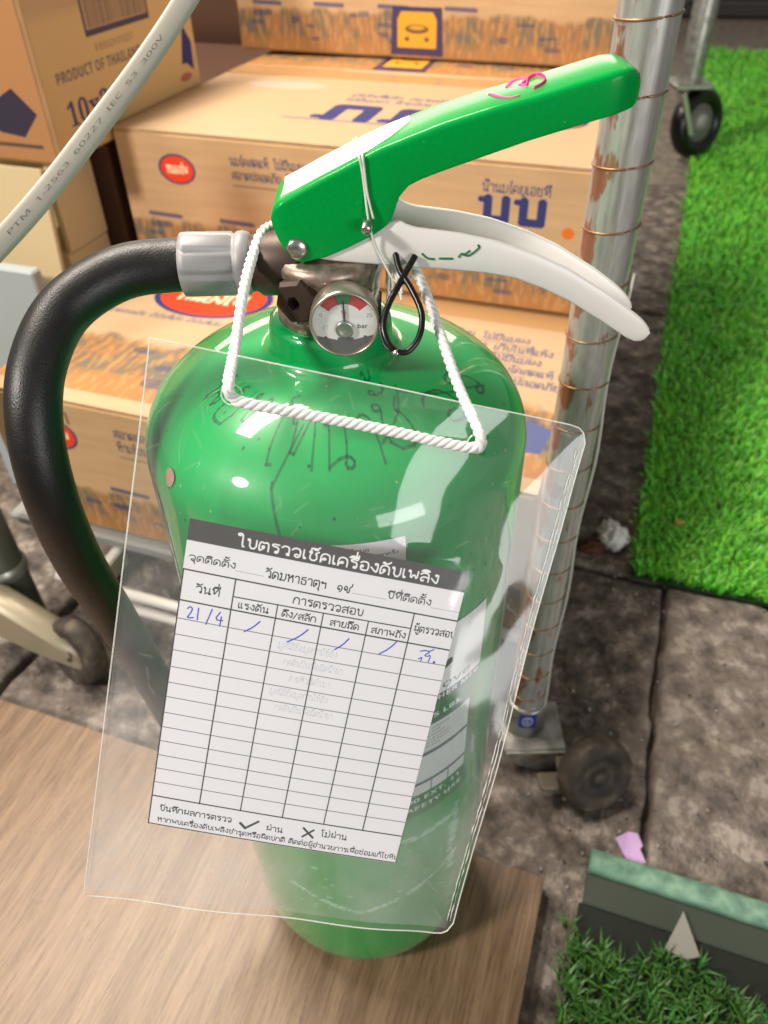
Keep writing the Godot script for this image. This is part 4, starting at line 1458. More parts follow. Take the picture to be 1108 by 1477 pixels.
func stickers(body: Node3D) -> void:
	# white notice high on the front
	var img := Image.create(620, 380, false, Image.FORMAT_RGBA8)
	img.fill(Color(0.90, 0.89, 0.91))
	var ink := Color(0.30, 0.30, 0.33)
	thai_fit(img, "ตรวจสอบข้อมูล", 200, 440, 70, 22, 4.0, ink)
	thai_fit(img, "ถังดับเพลิงเคลื่อนที่ก่อนใช้งานทุกครั้ง", 60, 580, 122, 20, 3.4, ink)
	for k in 5:
		thai_fit(img, "ตรวจดูแรงดันในถังทุกเดือนและจดบันทึก", 40, 560 - 30 * (k % 2), 178 + 40 * k, 16, 2.8, ink)
	var ns := Shape.new()
	var nr := []
	for y in [0.380, 0.400, 0.420, 0.425, 0.4305]:
		var row := []
		var r: float = 0.0819 if y <= 0.425 else 0.0263 + 0.0556 * sqrt(1.0 - pow((y - 0.425) / 0.039, 2.0))
		for j in 13:
			var a := deg_to_rad(lerpf(-14.0, 19.3, j / 12.0))
			row.append(Vector3(sin(a) * r, y - 0.0006 * j / 12.0, cos(a) * r))
		nr.append(row)
	ns.rows(nr, false)
	part("white_notice", ns.done(), picture(img, 0.35), body)
	# instruction label on the right of the front
	img = Image.create(640, 1240, false, Image.FORMAT_RGBA8)
	img.fill(Color(0.02, 0.42, 0.22))
	var grey := Color(0.82, 0.86, 0.87)
	img.fill_rect(Rect2i(0, 0, 640, 400), Color(0.94, 0.95, 0.96))
	for k in 3:
		seg(img, Vector2(330, 330 - k * 4), Vector2(500, 210 - k * 8), 20, Color(0.13, 0.15, 0.19))
	latin(img, "CleanNove", Vector2(240, 350), 60, Color(0.36, 0.42, 0.45), "Droid Sans", 1.2)
	img.fill_rect(Rect2i(0, 372, 640, 46), Color(0.20, 0.24, 0.28))
	latin(img, "EXTINGUISHER MFG", Vector2(250, 408), 40, Color(0.90, 0.93, 0.93), "Droid Sans Bold")
	latin(img, "CAP. (C)", Vector2(300, 466), 42, Color(0.90, 0.95, 0.92), "Droid Sans Bold")
	latin(img, "SIZE 15 LBS.", Vector2(330, 516), 42, Color(0.90, 0.95, 0.92), "Droid Sans Bold")
	img.fill_rect(Rect2i(0, 540, 600, 520), grey)
	img.fill_rect(Rect2i(0, 540, 600, 16), Color(0.25, 0.32, 0.38))
	for k in 6:
		for i in 2:
			latin(img, ["USE ON CLASS A B C FIRES", "PULL PIN HOLD UPRIGHT", "AIM AT BASE OF FIRE", "SQUEEZE LEVER SWEEP"][(k + i) % 4], Vector2(20 + 300 * i, 590 + 24 * k), 17, Color(0.30, 0.36, 0.40))
	img.fill_rect(Rect2i(0, 740, 600, 26), Color(0.28, 0.34, 0.41))
	for k in 7:
		latin(img, ["STORE IN A DRY PLACE", "CHECK GAUGE MONTHLY", "RECHARGE AFTER USE"][k % 3], Vector2(30, 800 + 24 * k), 17, Color(0.36, 0.42, 0.46))
	img.fill_rect(Rect2i(0, 960, 600, 22), Color(0.28, 0.34, 0.41))
	for k in 8:
		img.fill_rect(Rect2i(30 + k * 70, 984, 5, 76), Color(0.45, 0.50, 0.55))
	latin(img, "TEL. 02 0000000 EXT. 11", Vector2(60, 1120), 48, Color(0.80, 0.90, 0.85), "Droid Sans Bold")
	latin(img, "MADE FOR SAFETY USE", Vector2(80, 1190), 48, Color(0.80, 0.90, 0.85), "Droid Sans Bold")
	var m := picture(img, 0.3)
	m.clearcoat_enabled = true
	m.clearcoat_roughness = 0.1
	part("instruction_label", arc_patch(0.0819, deg_to_rad(-20), deg_to_rad(50.5), 0.222, 0.369, 28), m, body)

func gauge(t: Node3D) -> void:
	var c := mm(6.9, 488.0, 0)
	var s := Shape.new()
	s.lathe([Vector2(0.0062, 0.012), Vector2(0.0062, 0.0172), Vector2(0.0105, 0.0180), Vector2(0.0122, 0.0192), Vector2(0.0126, 0.0215), Vector2(0.0126, 0.0280), Vector2(0.0123, 0.0292), Vector2(0.0118, 0.0295), Vector2(0.0115, 0.0288), Vector2(0.0114, 0.0268)], 56)
	var T := aim(Vector3(0, 0, 1), c)
	var g := part("pressure_gauge", moved(s.done(), T), M.steel_case, t) if M.has("steel_case") else part("pressure_gauge", moved(s.done(), T), mat(Color(0.72, 0.69, 0.64), 0.30, 0.85), t)
	var N := 420
	var img := Image.create(N, N, false, Image.FORMAT_RGBA8)
	img.fill(Color(0.86, 0.86, 0.86))
	var o := Vector2(N / 2.0, N / 2.0)
	for y in N:
		for x in N:
			var p := (Vector2(x + 0.5, y + 0.5) - o) / (N / 2.0)
			var r := p.length()
			var a := rad_to_deg(atan2(p.x, -p.y))
			if r > 0.60 and r < 0.93 and absf(a) < 52:
				img.set_pixel(x, y, Color(0.08, 0.47, 0.25) if absf(a + 1) < 17 else Color(0.74, 0.13, 0.17))
				if absf(absf(a + 1) - 16) < 0.8 or absf(absf(a) - 52) < 1.0:
					img.set_pixel(x, y, Color(0.1, 0.1, 0.1))
			if p.y > 0.52 + 0.25 * (0.6 - absf(p.x)) * (1 if absf(p.x) > 0.25 else 0):
				img.set_pixel(x, y, Color(0.33, 0.33, 0.34))
	latin(img, "FT", Vector2(62, 262), 42, Color(0.66, 0.66, 0.67))
	latin(img, "bar", Vector2(290, 256), 42, Color(0.12, 0.12, 0.12), "Droid Sans Bold")
	latin(img, "0", Vector2(48, 168), 34, Color(0.1, 0.1, 0.1))
	latin(img, "15", Vector2(186, 152), 34, Color(0.1, 0.1, 0.1))
	latin(img, "25", Vector2(352, 178), 34, Color(0.15, 0.15, 0.15))
	oval(img, Vector2(80, 318), Vector2(10, 10), Color(0.2, 0.2, 0.2))
	oval(img, Vector2(340, 318), Vector2(10, 10), Color(0.2, 0.2, 0.2))
	s = Shape.new()
	s.flat()
	var z := 0.0268
	for k in 40:
		var a := TAU * k / 40
		var b := TAU * (k + 1) / 40
		var P := func(q): return c + Vector3(cos(q) * 0.0115, sin(q) * 0.0115, z)
		s.tri(c + Vector3(0, 0, z), P.call(a), P.call(b), Vector2(0.5, 0.5), Vector2(0.5 + 0.5 * cos(a), 0.5 - 0.5 * sin(a)), Vector2(0.5 + 0.5 * cos(b), 0.5 - 0.5 * sin(b)))
	part("dial", s.done(), picture(img, 0.5), g)
	s = Shape.new()
	s.slab(PackedVector2Array([Vector2(-0.0005, -0.001), Vector2(0.0005, -0.001), Vector2(0.00015, 0.0084), Vector2(-0.00035, 0.0084)]), 0.0, 0.0003)
	part("needle", moved(s.done(), Transform3D(Basis.IDENTITY, c + Vector3(0, 0, z + 0.0004))), M.black, g)
	s = Shape.new()
	s.lathe([Vector2(0.0033, 0), Vector2(0.0033, 0.0008), Vector2(0.0026, 0.0011), Vector2(0.0020, 0.0008), Vector2(0.0, 0.0008)], 28)
	part("hub", moved(s.done(), aim(Vector3(0, 0, 1), c + Vector3(0, -0.0026, z + 0.0002))), M.steel, g)
	s = Shape.new()
	s.lathe([Vector2(0.0114, 0.0), Vector2(0.0080, 0.0003), Vector2(0.0, 0.0005)], 40)
	part("lens", moved(s.done(), aim(Vector3(0, 0, 1), c + Vector3(0, 0, 0.0286))), M.glass, g)

# ---------------------------------------------------------------- the laminated tag
var TL := Vector3(-0.0531, 0.5002, 0.0580)
var TR := Vector3(0.0914, 0.4615, 0.0579)
var BR := Vector3(0.0422, 0.2881, 0.1591)
var BL := Vector3(-0.0960, 0.3222, 0.1543)

func sheet(u: float, v: float, lift := 0.0) -> Vector3:
	var p := TL.lerp(TR, u).lerp(BL.lerp(BR, u), v)
	var n := (TR - TL).cross(TL - BL).normalized()
	# the film bows a little, is pushed out where it lies on the shoulder and puckers right of the form
	var bow := 0.0016 * sin(PI * u) * sin(PI * clampf(v * 0.9, 0, 1))
	var pucker := 0.0
	var away := clampf(1.0 - (v - 0.02) / 0.42, 0, 1)
	var out := 1.0
	if v > 0.25 and v < 0.90:
		out = clampf(maxf((0.12 - u) / 0.05, (u - 0.82) / 0.07), 0.0, 1.0)
	pucker += 0.0014 * sin((u * 1.0 + v * 0.42 + 0.05 * sin(v * 11.0)) * 21.0) * away * out * smoothstep(0.3, 0.75, u)
	pucker += 0.0007 * sin((u * 0.8 - v * 0.5) * 27.0 + 1.0) * out * away * smoothstep(0.6, 0.2, u)
	pucker += 0.0010 * sin(v * 13.0 + u * 6.0) * smoothstep(0.80, 0.95, u)
	pucker += 0.0006 * sin(u * 15.0 + v * 3.0) * smoothstep(0.86, 0.96, v)
	return p + n * (bow + pucker + lift)

func tag() -> void:
	var base := (BL + BR) / 2
	var t := thing("inspection_tag", "clear laminated tag holding a white Thai inspection form", "tag", base)
	var s := Shape.new()
	var NU := 84
	var NV := 112
	var holes := [Vector2(0.184, 0.061), Vector2(0.748, 0.062)]
	var W := 0.1463
	var H := 0.2070
	var corner := 0.006
	for j in NV:
		for i in NU:
			var q := [Vector2(i, j), Vector2(i, j + 1), Vector2(i + 1, j + 1), Vector2(i + 1, j)]
			var p := []
			var uvs := []
			var inside := true
			for c in q:
				var w := Vector2(c.x / NU, c.y / NV)
				# rounded corners
				var m := Vector2(w.x * W, w.y * H)
				var e := Vector2(minf(m.x, W - corner), clampf(m.y, corner, H - corner))
				if (m - e).length() > corner:
					m = e + (m - e).normalized() * corner
				w = Vector2(m.x / W, m.y / H)
				# the punched holes: pull near points onto the rim
				for h in holes:
					var d := Vector2((w.x - h.x) * W, (w.y - h.y) * H)
					if d.length() < 0.0030:
						inside = false
				uvs.append(w)
				p.append(sheet(w.x, w.y) - base)
			if inside:
				s.quad(p[0], p[1], p[2], p[3], uvs[0] * 2.0, uvs[1] * 2.0, uvs[2] * 2.0, uvs[3] * 2.0)
	part("plastic_film", s.done(true), M.clear, t)
	# milky reflection painted as haze low on the film, plus fine scuff strokes
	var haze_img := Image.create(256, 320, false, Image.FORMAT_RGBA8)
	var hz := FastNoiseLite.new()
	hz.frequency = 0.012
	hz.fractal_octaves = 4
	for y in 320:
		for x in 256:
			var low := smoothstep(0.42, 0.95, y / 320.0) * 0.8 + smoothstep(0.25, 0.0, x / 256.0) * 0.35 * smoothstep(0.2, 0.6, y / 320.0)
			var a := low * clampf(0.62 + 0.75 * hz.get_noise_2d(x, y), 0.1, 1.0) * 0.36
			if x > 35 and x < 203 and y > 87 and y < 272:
				a *= 0.06        # painted haze thinned out over the paper
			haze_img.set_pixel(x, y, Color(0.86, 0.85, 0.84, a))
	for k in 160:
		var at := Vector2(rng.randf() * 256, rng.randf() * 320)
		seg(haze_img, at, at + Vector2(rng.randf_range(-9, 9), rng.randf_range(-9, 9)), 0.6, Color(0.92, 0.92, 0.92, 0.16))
	var haze_mat := picture(haze_img, 0.9, true)
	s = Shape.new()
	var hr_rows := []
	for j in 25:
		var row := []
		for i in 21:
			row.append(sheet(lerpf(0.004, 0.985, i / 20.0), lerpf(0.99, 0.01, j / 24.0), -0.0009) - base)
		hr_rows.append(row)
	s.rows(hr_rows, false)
	part("painted_haze_scuffs", s.done(), haze_mat, t)
	# welded rim all round, uneven as the film was cut
	s = Shape.new()
	var rim := []
	for k in 240:
		var a := TAU * k / 240.0
		var d := Vector2(cos(a), sin(a))
		var l := 1.0 / maxf(absf(d.x), absf(d.y))
		var m := Vector2((0.5 + 0.5 * d.x * l) * W, (0.5 + 0.5 * d.y * l) * H)
		var e := Vector2(minf(m.x, W - corner), clampf(m.y, corner, H - corner))
		if (m - e).length() > corner:
			m = e + (m - e).normalized() * corner
		rim.append(sheet(m.x / W, m.y / H) - base)
	s.tube(rim, 0.00028, 6, true)
	part("welded_rim", s.done(), M.clear_edge, t)
	s = Shape.new()
	for k in 2:
		var line := []
		var r := []
		for i in 70:
			var v := lerpf(0.04, 0.97, i / 69.0)
			line.append(sheet(0.9885 - 0.007 * k + rng.randf_range(-.0012, .0012), v, 0.0002) - base)
			r.append(rng.randf_range(0.00008, 0.00030) if rng.randf() < 0.8 else 0.00002)
		s.tube(line, r, 5)
	part("weld_line", s.done(), M.clear_edge, t)
	for h in holes:
		s = Shape.new()
		var ring := []
		for k in 28:
			var a := TAU * k / 28
			ring.append(sheet(h.x + cos(a) * 0.0033 / W, h.y + sin(a) * 0.0033 / H) - base)
		s.tube(ring, 0.00030, 6, true)
		part("punched_hole_rim", s.done(), M.clear_edge, t)
	# the form
	s = Shape.new()
	var r := []
	for j in 25:
		var v := 1.0 - j / 24.0
		var row := []
		for i in 21:
			var u := i / 20.0
			var a := Vector2(0.133, 0.270).lerp(Vector2(0.802, 0.281), u)
			var b := Vector2(0.136, 0.837).lerp(Vector2(0.794, 0.858), u)
			var w := a.lerp(b, v)
			row.append(sheet(w.x, w.y, -0.0004) - base)
		r.append(row)
	s.rows(r, false)
	var m := mat(Color(1, 1, 1), 0.6)
	m.albedo_texture = tex(form())
	m.texture_repeat = false
	part("paper_form", s.done(), m, t)

func form() -> Image:
	var img := Image.create(1020, 1240, false, Image.FORMAT_RGBA8)
	img.fill(Color(0.915, 0.91, 0.93))
	var ink := Color(0.045, 0.045, 0.05)
	var soft := Color(0.45, 0.45, 0.48)
	img.fill_rect(Rect2i(0, 0, 1020, 80), Color(0.25, 0.24, 0.25))
	thai_fit(img, "ใบตรวจเช็คเครื่องดับเพลิง", 182, 910, 66, 32, 6.4, Color(0.95, 0.95, 0.95))
	thai_fit(img, "จุดติดตั้ง", 17, 178, 153, 20, 3.6, Color(0.20, 0.20, 0.22))
	thai_fit(img, "วัดมหาธาตุฯ", 290, 508, 162, 26, 4.0, ink)
	thai_fit(img, "๑๗", 548, 606, 164, 26, 3.8, ink)
	thai_fit(img, "ปีที่ติดตั้ง", 740, 904, 153, 21, 3.6, Color(0.20, 0.20, 0.22))
	for q in [[182, 286], [610, 732], [910, 1015]]:
		for x in range(q[0], q[1], 8):
			seg(img, Vector2(x, 160), Vector2(x + 4, 160), 2.0, soft)
	var L := func(x0, y0, x1, y1, w): seg(img, Vector2(x0, y0), Vector2(x1, y1), w, ink)
	L.call(0, 190, 1020, 194, 5.0)
	L.call(190, 258, 853, 254, 4.0)
	L.call(2, 308, 1020, 312, 5.0)
	L.call(2, 190, 2, 1240, 5.0)
	L.call(188, 190, 188, 1117, 4.5)
	L.call(853, 194, 853, 1115, 4.5)
	for x in [351, 520, 690]:
		L.call(x, 256, x, 1116, 4.2)
	L.call(0, 1115, 1020, 1115, 4.5)
	L.call(0, 1237, 1020, 1237, 4.0)
	for y in [379, 442, 505, 572, 636, 695, 760, 820, 879, 939, 996, 1055]:
		seg(img, Vector2(0, y), Vector2(1020, y - 3), 2.6, Color(0.30, 0.29, 0.33))
	thai_fit(img, "วันที่", 56, 138, 268, 24, 3.8, ink)
	thai_fit(img, "การตรวจสอบ", 404, 662, 240, 24, 3.8, ink)
	thai_fit(img, "แรงดัน", 212, 320, 297, 20, 3.4, ink)
	thai_fit(img, "ดึง/สลัก", 372, 496, 297, 20, 3.4, ink)
	thai_fit(img, "สายฉีด", 551, 658, 297, 20, 3.4, ink)
	thai_fit(img, "สภาพถัง", 708, 838, 297, 20, 3.4, ink)
	thai_fit(img, "ผู้ตรวจสอบ", 866, 1024, 262, 22, 3.4, ink)
	thai_fit(img, "บันทึกผลการตรวจ", 40, 322, 1174, 19, 3.2, ink)
	thai_fit(img, "ผ่าน", 466, 530, 1182, 19, 3.2, ink)
	thai_fit(img, "ไม่ผ่าน", 690, 794, 1170, 20, 3.2, ink)
	thai_fit(img, "หากพบเครื่องดับเพลิงชำรุดหรือผิดปกติ ติดต่อผู้อำนวยการเพื่อซ่อมแก้ไขทันที", 36, 1046, 1222, 16, 2.6, ink)
	seg(img, Vector2(360, 1170), Vector2(382, 1188), 11, Color(0.25, 0.25, 0.26))
	seg(img, Vector2(382, 1188), Vector2(430, 1150), 9, Color(0.25, 0.25, 0.26))
	seg(img, Vector2(614, 1146), Vector2(658, 1182), 9, Color(0.22, 0.22, 0.23))
	seg(img, Vector2(656, 1148), Vector2(616, 1184), 8, Color(0.22, 0.22, 0.23))
	# blue pen
	var pen := Color(0.07, 0.14, 0.76)
	strokes(img, "0,6.4,1,8,2.6,7.6,2.8,5.4,1,1.4,.4,.4,2,.2,4,1", Vector2(36, 372), Vector2(6, 5.6), 4.4, pen)
	strokes(img, "0,8,0.2,0", Vector2(74, 372), Vector2(6, 5.6), 4.4, pen)
	strokes(img, "0,-1.5,2.4,9", Vector2(108, 374), Vector2(6, 5.8), 4.4, pen)
	strokes(img, "2.6,8,0,2.4,4.6,2.6 3.6,5,3.4,-1.4", Vector2(136, 372), Vector2(6.4, 5.6), 4.4, pen)
	for q in [[248, 383, 298, 333], [409, 392, 476, 330], [588, 388, 632, 336], [757, 374, 811, 316]]:
		strokes(img, "0,0,.62,.48,1,1", Vector2(q[0], q[1]), Vector2(q[2] - q[0], q[1] - q[3]), 4.8, pen)
	strokes(img, "0,7,3,8.4,6.4,7.6,3,5,4.4,3.6,7,5.6,6.4,0 0,1,2,3,1.6,0 5.4,8,8,10", Vector2(910, 372), Vector2(6.2, 5.2), 4.2, pen)
	oval(img, Vector2(972, 370), Vector2(5, 5), pen)
	# print that shows through from the back of the sheet
	for k in 5:
		thai(img, ["มูลนิธิข้อมูลการใช้ถัง", "กดคันบีบเพื่อฉีดน้ำยา", "ส่ายหัวฉีดไปมา"][k % 3], Vector2(380 + 30 * (k % 3), 420 + 62 * k), 20, 3.2, Color(0.55, 0.55, 0.62, 0.13), 1.0)
	return img

# ---------------------------------------------------------------- cords
func twisted(path: Array, r: float, turns_per_m: float) -> ArrayMesh:    # three strands laid round the path
	var s := Shape.new()
	var along := 0.0
	var side := Vector3.UP
	var lines := [[], [], []]
	for i in path.size():
		var tg: Vector3 = (path[mini(i + 1, path.size() - 1)] - path[maxi(i - 1, 0)]).normalized()
		if i == 0:
			side = tg.cross(Vector3(0.3, 0.5, 0.8)).normalized()
		else:
			along += path[i].distance_to(path[i - 1])
		side = (side - tg * side.dot(tg)).normalized()
		var up := side.cross(tg)
		for k in 3:
			var a := TAU * (along * turns_per_m + k / 3.0)
			lines[k].append(path[i] + (side * cos(a) + up * sin(a)) * r * 0.50)
	for k in 3:
		s.smooth(k + 1)
		s.tube(lines[k], r * 0.60, 8)
	return s.done()

func cords() -> void:
	var n := (TR - TL).cross(TL - BL).normalized()
	var hl := sheet(0.184, 0.061)
	var hr := sheet(0.748, 0.062)
	var t := thing("white_cord", "twisted white cord looped round the valve through both tag holes", "cord", mm(0, 458, 60))
	var pts := []
	for q in [[24, 500, -12], [6, 504, -22], [-13, 507, -17], [-21.5, 510.5, -3], [-25.0, 507.0, 8], [-27.5, 500.5, 24], [-30.0, 488.5, 43]]:
		pts.append(mm(q[0], q[1], q[2]))
	pts.append(hl + n * 0.0035 + mm(-0.6, 3.5, -1.5))
	pts.append(hl + n * 0.0030 + mm(0.4, -0.6, 0))
	pts.append(hl + n * 0.0028 + mm(5, -2.6, 1))
	pts.append(hl.lerp(hr, 0.32) + n * 0.0026 + mm(0, -1.6, 0))
	pts.append(hl.lerp(hr, 0.62) + n * 0.0030 + mm(0, -1.5, 0))
	pts.append(hr + n * 0.0028 + mm(-5, -0.2, 0.6))
	pts.append(hr + n * 0.0030 + mm(0.5, 0.4, 0))
	pts.append(hr + n * 0.0036 + mm(-0.4, 4.5, -2.6))
	for q in [[46.5, 472.5, 46], [40.5, 484.5, 27], [35.5, 493.5, 10], [31, 498.5, -1], [24, 500, -12]]:
		pts.append(mm(q[0], q[1], q[2]))
	var path := []
	for p in curve(pts, 26):
		path.append(p - t.position)
	part("strands", twisted(path, 0.00185, 118.0), M.cord, t)

	# black cable loop tied under the handle
	t = thing("black_cable_loop", "small black cable loop hanging under the white handle beside the gauge", "cable loop", mm(27, 480, 38))
	pts = []
	for q in [[25.5, 506.5, 11], [27.0, 502, 16], [31.0, 497.5, 22.5], [34.2, 491.5, 29], [33.0, 485.5, 34.5], [28.5, 481.6, 37.5], [23.4, 482.8, 36.5], [20.7, 487.8, 32], [22.4, 493.6, 26.5], [27.6, 500, 19.0], [32.5, 506.0, 13]]:
		pts.append(mm(q[0], q[1], q[2]) - t.position)
	var s := Shape.new()
	s.tube(curve(pts, 10), 0.00115, 12)
	part("cable", s.done(), M.black, t)
	s = Shape.new()
	s.lathe([Vector2(0, -0.0016), Vector2(0.0013, -0.0016), Vector2(0.0013, 0.0016), Vector2(0, 0.0016)], 12)
	part("crimp", moved(s.done(), aim(Vector3(0.5, 0.3, 0.4), mm(24.6, 481.2, 37.4) - t.position)), M.steel, t)
	s = Shape.new()
	pts = []
	for q in [[24.6, 481.2, 37.2], [21, 482.5, 34], [19.4, 488, 29], [19.8, 496, 20]]:
		pts.append(mm(q[0], q[1], q[2]) - t.position)
	s.tube(curve(pts, 8), 0.0006, 8)
	part("thin_wire", s.done(), mat(Color(0.05, 0.14, 0.09), 0.4), t)

	# clear nylon seal round lever and pin
	t = thing("nylon_seal", "thin clear nylon line tied round the lever and its pin", "seal line", mm(16, 500, 12))
	for line in [[[11.5, 537.6, -13.5], [12.2, 539.3, 0], [13.6, 540.0, 12.4], [14.6, 536, 13.4], [15.4, 528, 13.5], [16.2, 520.6, 15.0], [17.4, 514, 14.0], [20, 506.6, 13.2], [24.5, 499, 16], [28.5, 498.5, 19.2], [31.5, 499.5, 16]], [[12.6, 538.2, -13.5], [13.4, 539.9, 0], [14.8, 540.4, 12.3], [15.4, 536, 13.5], [16.2, 528, 13.6], [18.0, 520.0, 14.6]]]:
		pts = []
		for q in line:
			pts.append(mm(q[0], q[1], q[2]) - t.position)
		s = Shape.new()
		s.tube(curve(pts, 8), 0.00042, 6)
		part("line", s.done(), M.thread, t)

	# frayed white ends behind the gauge
	t = thing("frayed_string", "frayed white string ends hanging between gauge and black loop", "string", mm(21, 490, 10))
	for k in 9:
		pts = []
		var p := mm(19.5 + k * 0.7, 500.5, 4 + rng.randf_range(-1, 1))
		for i in 6:
			pts.append(p - t.position)
			p += mm(rng.randf_range(-1.0, 1.0) + 0.15 * (k - 3), -rng.randf_range(1.5, 3.2), rng.randf_range(0.5, 2.6))
		s = Shape.new()
		s.tube(curve(pts, 5), 0.00055, 6)
		part("thread", s.done(), M.cord, t)

	# the flat mains cable that crosses the top left corner
	t = thing("flat_cable", "flat grey-white electric cable crossing diagonally in front of the boxes", "cable", mm(-128, 501, -19))
	pts = []
	for q in [[-230, 440, 60], [-185, 461, 32], [-128.1, 500.9, -18.9], [-95.7, 529.4, -57.2], [-58.4, 568.2, -104.5], [-20, 622, -160], [0, 700, -215], [5, 900, -260]]:
		pts.append(mm(q[0], q[1], q[2]) - t.position)
	path = curve(pts, 14)
	var rws := []
	var toward := Vector3(0.15, 0.36, 0.92).normalized()
	var ln := [0.0]
	for i in path.size():
		var tg: Vector3 = (path[mini(i + 1, path.size() - 1)] - path[maxi(i - 1, 0)]).normalized()
		var side := tg.cross(toward).normalized()
		var nn := side.cross(tg).normalized()
		var row := []
		for k in 20:
			var a := TAU * k / 20
			var x := signf(cos(a)) * pow(absf(cos(a)), 0.55) * 0.0046
			var y := signf(sin(a)) * pow(absf(sin(a)), 0.8) * 0.0019
			row.append(path[i] + side * x + nn * y)
		rws.append(row)
		if i > 0:
			ln.append(ln[i - 1] + path[i].distance_to(path[i - 1]))
	s = Shape.new()
	s.rows(rws, true)
	part("sheath", s.done(), mat(Color(0.64, 0.625, 0.585), 0.5), t)
	# the printing lies along the middle of the flat side
	var img := Image.create(1400, 64, false, Image.FORMAT_RGBA8)
	img.fill(Color(0.5, 0.5, 0.5, 0.0))
	latin(img, "PTM  1-2563  60227  IEC  53  300V", Vector2(420, 44), 32, Color(0.34, 0.33, 0.32, 0.62), "Droid Sans", 1.0)
	s = Shape.new()
	var r2 := []
	var from := 14
	var to := 14 * 5
	for i in range(from, to + 1):
		var tg: Vector3 = (path[i + 1] - path[i - 1]).normalized()
		var side := tg.cross(toward).normalized()
		var nn := side.cross(tg).normalized()
		r2.append([i, path[i] + nn * 0.00205 + side * 0.0021, path[i] + nn * 0.00205 - side * 0.0021])
	for i in r2.size() - 1:
		var a: Array = r2[i]
		var b: Array = r2[i + 1]
		var ua: float = (ln[a[0]] - ln[from]) / (ln[to] - ln[from])
		var ub: float = (ln[b[0]] - ln[from]) / (ln[to] - ln[from])
		s.smooth(2)
		s.quad(a[1], b[1], b[2], a[2], Vector2(ua, 1), Vector2(ub, 1), Vector2(ub, 0), Vector2(ua, 0))
	part("printing", s.done(), picture(img, 0.6, true), t)

# ---------------------------------------------------------------- litter
func lump(r: Vector3, amp: float, sd: int, seg_ := 28, freq := 2.2) -> ArrayMesh:
	var n := FastNoiseLite.new()
	n.seed = sd
	n.frequency = freq
	n.fractal_octaves = 3
	var s := Shape.new()
	var rws := []
	for i in seg_ / 2 + 1:
		var b := -PI / 2 + PI * i / (seg_ / 2)
		var row := []
		for j in seg_:
			var a := TAU * j / seg_
			var d := Vector3(sin(a) * cos(b), sin(b), cos(a) * cos(b))
			row.append(d * r * (1.0 + amp * n.get_noise_3dv(d)))
		rws.append(row)
	s.rows(rws, true)
	return s.done()

func sheet_scrap(outline: PackedVector2Array, thick: float, bend: float) -> ArrayMesh:
	var s := Shape.new()
	s.flat()
	var idx := Geometry2D.triangulate_polygon(outline)
	var H := func(p: Vector2): return bend * sin(p.x * 140.0) + bend * 0.6 * sin(p.y * 170.0 + 1.0)
	for k in range(0, idx.size(), 3):
		var q := []
		for i in 3:
			var p := outline[idx[k + i]]
			q.append(Vector3(p.x, thick + absf(H.call(p)), p.y))
		if (q[1] - q[0]).cross(q[2] - q[0]).y < 0:
			q = [q[0], q[2], q[1]]
		s.tri(q[0], q[1], q[2])
		s.tri(q[0] - Vector3(0, thick, 0), q[2] - Vector3(0, thick, 0), q[1] - Vector3(0, thick, 0))
	for i in outline.size():
		var a := outline[i]
		var b := outline[(i + 1) % outline.size()]
		var A := Vector3(a.x, absf(H.call(a)), a.y)
		var B := Vector3(b.x, absf(H.call(b)), b.y)
		s.quad(A, B, B + Vector3(0, thick, 0), A + Vector3(0, thick, 0))
	return s.done()

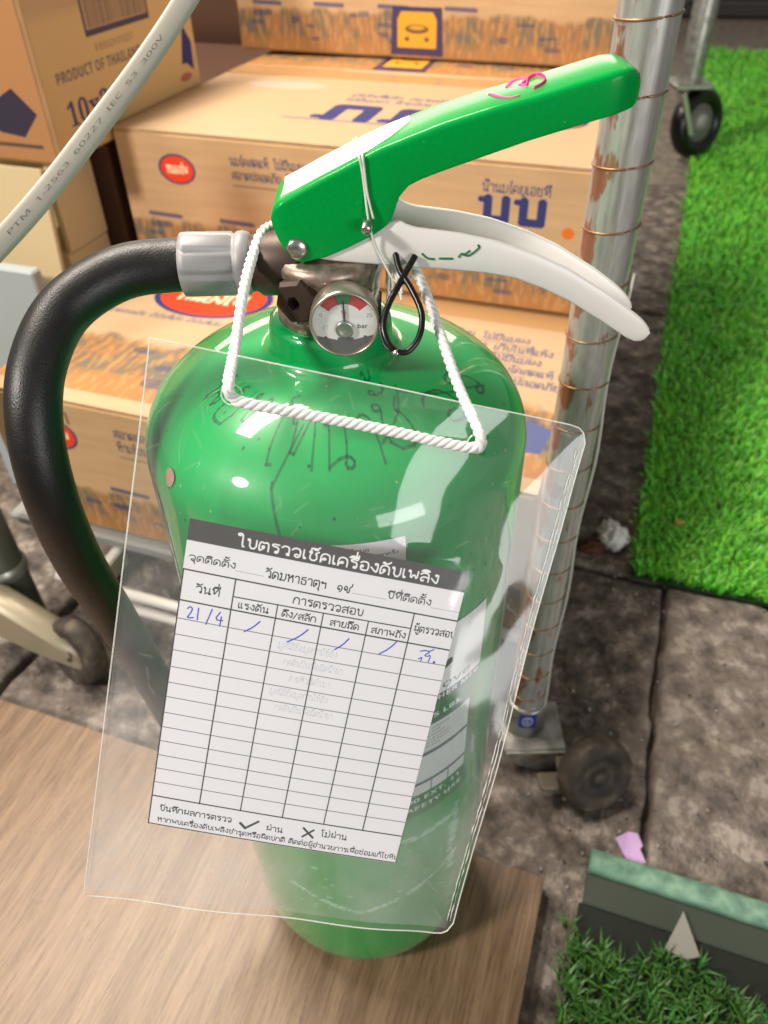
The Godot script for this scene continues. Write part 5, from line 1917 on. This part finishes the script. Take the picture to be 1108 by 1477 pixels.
func small_things() -> void:
	var grit := MultiMesh.new()
	grit.transform_format = MultiMesh.TRANSFORM_3D
	grit.use_colors = true
	grit.mesh = lump(Vector3.ONE * 0.0022, 0.5, 2, 10, 1.5)
	grit.instance_count = 650
	for i in 650:
		var p := uv(rng.randf_range(-0.5, 0.6), rng.randf_range(0.30, 0.66), -0.0145) if i % 3 else uv(rng.randf_range(0.03, 0.09), rng.randf_range(0.0, 1.6), -0.0150)
		grit.set_instance_transform(i, Transform3D(Basis(Vector3.UP, rng.randf() * TAU).scaled(Vector3(1, 0.6, 1.2) * rng.randf_range(0.2, 1.0) * rng.randf_range(0.3, 1.0)), p))
		var k := rng.randf_range(0.05, 0.42)
		grit.set_instance_color(i, Color(k, k * 0.9, k * 0.8))
	var gm := mat(Color(1, 1, 1), 0.9)
	gm.vertex_color_use_as_albedo = true
	var go := MultiMeshInstance3D.new()
	go.name = "gravel"
	go.multimesh = grit
	go.material_override = gm
	go.set_meta("kind", "stuff")
	go.set_meta("label", "fine grit and crumbs strewn over the dark pavement")
	go.set_meta("category", "grit")
	add_child(go, true)
	var t := thing("crumpled_tissue", "crumpled white tissue lump by the turf's near corner", "tissue", Vector3(0.288, -0.015, -0.382))
	part("paper", lump(Vector3(0.017, 0.012, 0.020), 0.55, 3, 32, 2.6), mat(Color(0.86, 0.85, 0.83), 0.8), t, Vector3(0, 0.010, 0))
	t = thing("dry_leaf", "curled brown dry leaf next to the white tissue", "leaf", Vector3(0.262, -0.0145, -0.370))
	part("leaf_blade", lump(Vector3(0.016, 0.006, 0.012), 0.7, 8, 24, 2.0), mat(Color(0.30, 0.16, 0.10), 0.7), t, Vector3(0, 0.004, 0))
	t = thing("lilac_scrap", "torn lilac paper scrap beside the teal edge strip", "paper scrap", Vector3(0.217, -0.0145, -0.013))
	part("paper", sheet_scrap(PackedVector2Array([Vector2(-0.011, -0.009), Vector2(0.002, -0.015), Vector2(0.009, -0.013), Vector2(0.010, -0.002), Vector2(0.007, 0.001), Vector2(0.009, 0.012), Vector2(-0.003, 0.014), Vector2(-0.007, 0.004)]), 0.0008, 0.0015), mat(Color(0.80, 0.66, 0.86), 0.7), t)
	t = thing("grey_shard", "grey triangular shard lying on the small turf mat's edge", "shard", uv(0.128, 0.284, -0.008), TURN)
	part("stone", sheet_scrap(PackedVector2Array([Vector2(-0.012, 0.016), Vector2(0.0, -0.016), Vector2(0.013, 0.013), Vector2(0.004, 0.018)]), 0.003, 0.0), mat(Color(0.55, 0.54, 0.51), 0.8), t)
	t = thing("yellow_crumb", "tiny yellowish crumb lying on the bright turf", "crumb", Vector3(0.371, -0.002, -0.398))
	part("crumb", lump(Vector3(0.006, 0.003, 0.004), 0.4, 5, 16), mat(Color(0.78, 0.66, 0.36), 0.7), t)
	t = thing("dark_pebble", "small dark pebble on the wood board before the extinguisher", "pebble", uv(-0.030, 0.158, 0.0006), TURN)
	part("stone", lump(Vector3(0.0022, 0.0016, 0.0034), 0.4, 6, 14), mat(Color(0.10, 0.10, 0.06), 0.7), t, Vector3(0, 0.0012, 0))
